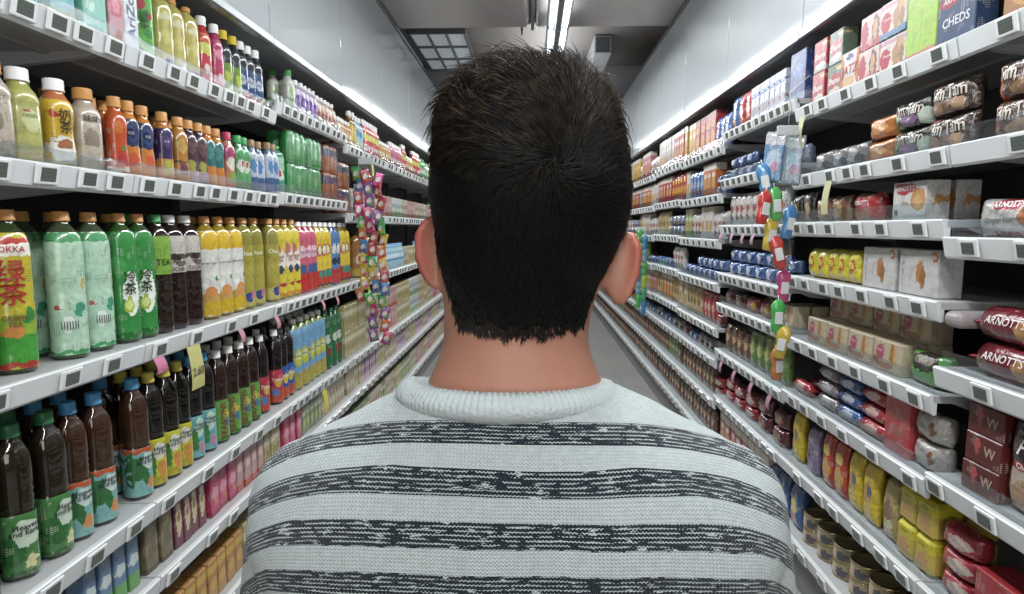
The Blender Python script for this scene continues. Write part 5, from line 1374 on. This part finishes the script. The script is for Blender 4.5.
for s in (-1, 1):
    capsule(bm, (s * .192, .0, 1.262), (s * .222, .006, 1.13), .060, .052, n=24); capsule(bm, (s * .222, .006, 1.13), (s * .262, .015, .99), .052, .050, n=24)
    capsule(bm, (s * .262, .015, .99), (s * .276, .08, .785), .050, .036, n=24)
sw = link('sweater', remesh(bm, 'sweater', .0055, 5, [KNIT]), man)
# ribbed crew neck
bm = bmesh.new(); N_ = 440; prof = [(0, 0), (.12, .004), (.5, .0062), (.88, .004), (1, 0), (1, -.012), (0, -.008)]
rr = []
for i in range(N_):
    t = 2 * PI * i / N_; c, s_ = math.cos(t), math.sin(t)
    rib = .0014 * (1 if (i % 4) < 2 else -.5)
    ring_ = []
    for q, hgt in prof:
        a = .083 + .020 * q; bd = .064 + .018 * q
        z = 1.3815 - .013 * q ** 1.2 - .020 * max(0, s_) * 1 - (.004 * abs(c) ** 3)
        k = (hgt + (rib if 0 < q < 1 else 0))
        ring_.append(bm.verts.new((-.008 + a * c + k * c * .5, .002 + bd * s_ + k * s_ * .5, z + k)))
    rr.append(ring_)
for i in range(N_):
    a, b = rr[i], rr[(i + 1) % N_]
    for j in range(len(prof)):
        f = bm.faces.new((a[j], b[j], b[(j + 1) % len(prof)], a[(j + 1) % len(prof)])); f.smooth = True
link('ribbed_collar', tomesh(bm, 'ribbed_collar', mat('pale knit rib', '#a6b0b0', .9, noise=.08, nscale=200, bump=.5, bscale=300, spec=.15)), sw)
# jeans and shoes (below the frame)
bm = loft_mesh(dense([(.78, 0, .0, .165, .115, .125, 2.5), (.86, 0, 0, .168, .112, .122, 2.5), (.92, 0, 0, .168, .11, .12, 2.4)], 4))
for s in (-1, 1):
    capsule(bm, (s * .088, .0, .83), (s * .098, .012, .47), .093, .067, n=24); capsule(bm, (s * .098, .012, .47), (s * .105, -.010, .10), .067, .052, n=24)
link('jeans', remesh(bm, 'jeans', .009, 4, [mat('dark denim', '#20283a', .85, noise=.15, nscale=60)]), man)
for s in (-1, 1):
    bm = bmesh.new(); capsule(bm, (s * .107, -.035, .055), (s * .118, .15, .045), .050, .044, n=20); capsule(bm, (s * .106, -.02, .09), (s * .107, .0, .11), .05, .048)
    me_s = remesh(bm, 'shoe', .008, 3, [mat('black shoe', '#1c1c1e', .5)])
    for v in me_s.vertices: v.co.z = max(v.co.z, .012)
    so = link('shoe', me_s, man)
    bm = bmesh.new(); lathe(bm, [(0, .05), (.004, .052), (.022, .052), (.024, .049)], 28)
    bmesh.ops.scale(bm, vec=(1, 2.75, 1), verts=bm.verts); bmesh.ops.translate(bm, vec=(s * .112, .058, 0), verts=bm.verts)
    link('sole', tomesh(bm, 'sole', mat('white rubber', '#b8b8b4', .6)), so)
#PEND

# ------------------------------------------------------------------ light
def area(name, loc, rot, sx, sy, power, col=(1, 1, 1)):
    d = bpy.data.lights.new(name, 'AREA'); d.shape = 'RECTANGLE'; d.size = sx; d.size_y = sy; d.energy = power; d.color = col
    o = bpy.data.objects.new(name, d); C.objects.link(o); o.location = loc; o.rotation_euler = rot; return o
for i, yc in enumerate((-.4, 2.6, 5.6, 8.6, 11.4)):
    area('aisle_lamp_light', (XL if yc < 7 else 0, yc, LZ - .03 if yc < 7 else EYE + 1.60), (0, 0, 0), .10, 2.6, 58, (.95, .98, 1))
for yc in (1.1, 4.1, 6.6):
    area('strip_up_light', (XL, yc, LZ + .075), (PI, 0, 0), .16, 1.6, 7 if yc < 6 else 14, (.95, .98, 1))
area('front_fill_light', (0, -2.2, EYE + .35), (math.radians(84), 0, 0), 2.6, 1.9, 50, (1, .97, .94))  # soft fill added behind the camera to lower contrast, no fitting here
w = bpy.data.worlds.new('world'); bpy.context.scene.world = w; w.use_nodes = True
w.node_tree.nodes['Background'].inputs[0].default_value = (.75, .8, .85, 1); w.node_tree.nodes['Background'].inputs[1].default_value = .3
sc = bpy.context.scene
sc.view_settings.view_transform = 'Standard'; sc.view_settings.look = 'None'; sc.view_settings.gamma = 1; sc.view_settings.exposure = 0
sc.view_settings.use_curve_mapping = False
sc.cycles.max_bounces = 5; sc.cycles.transparent_max_bounces = 12; sc.cycles.use_denoising = True
sc.cycles.caustics_reflective = False; sc.cycles.caustics_refractive = False
sc.cycles.sample_clamp_indirect = 4
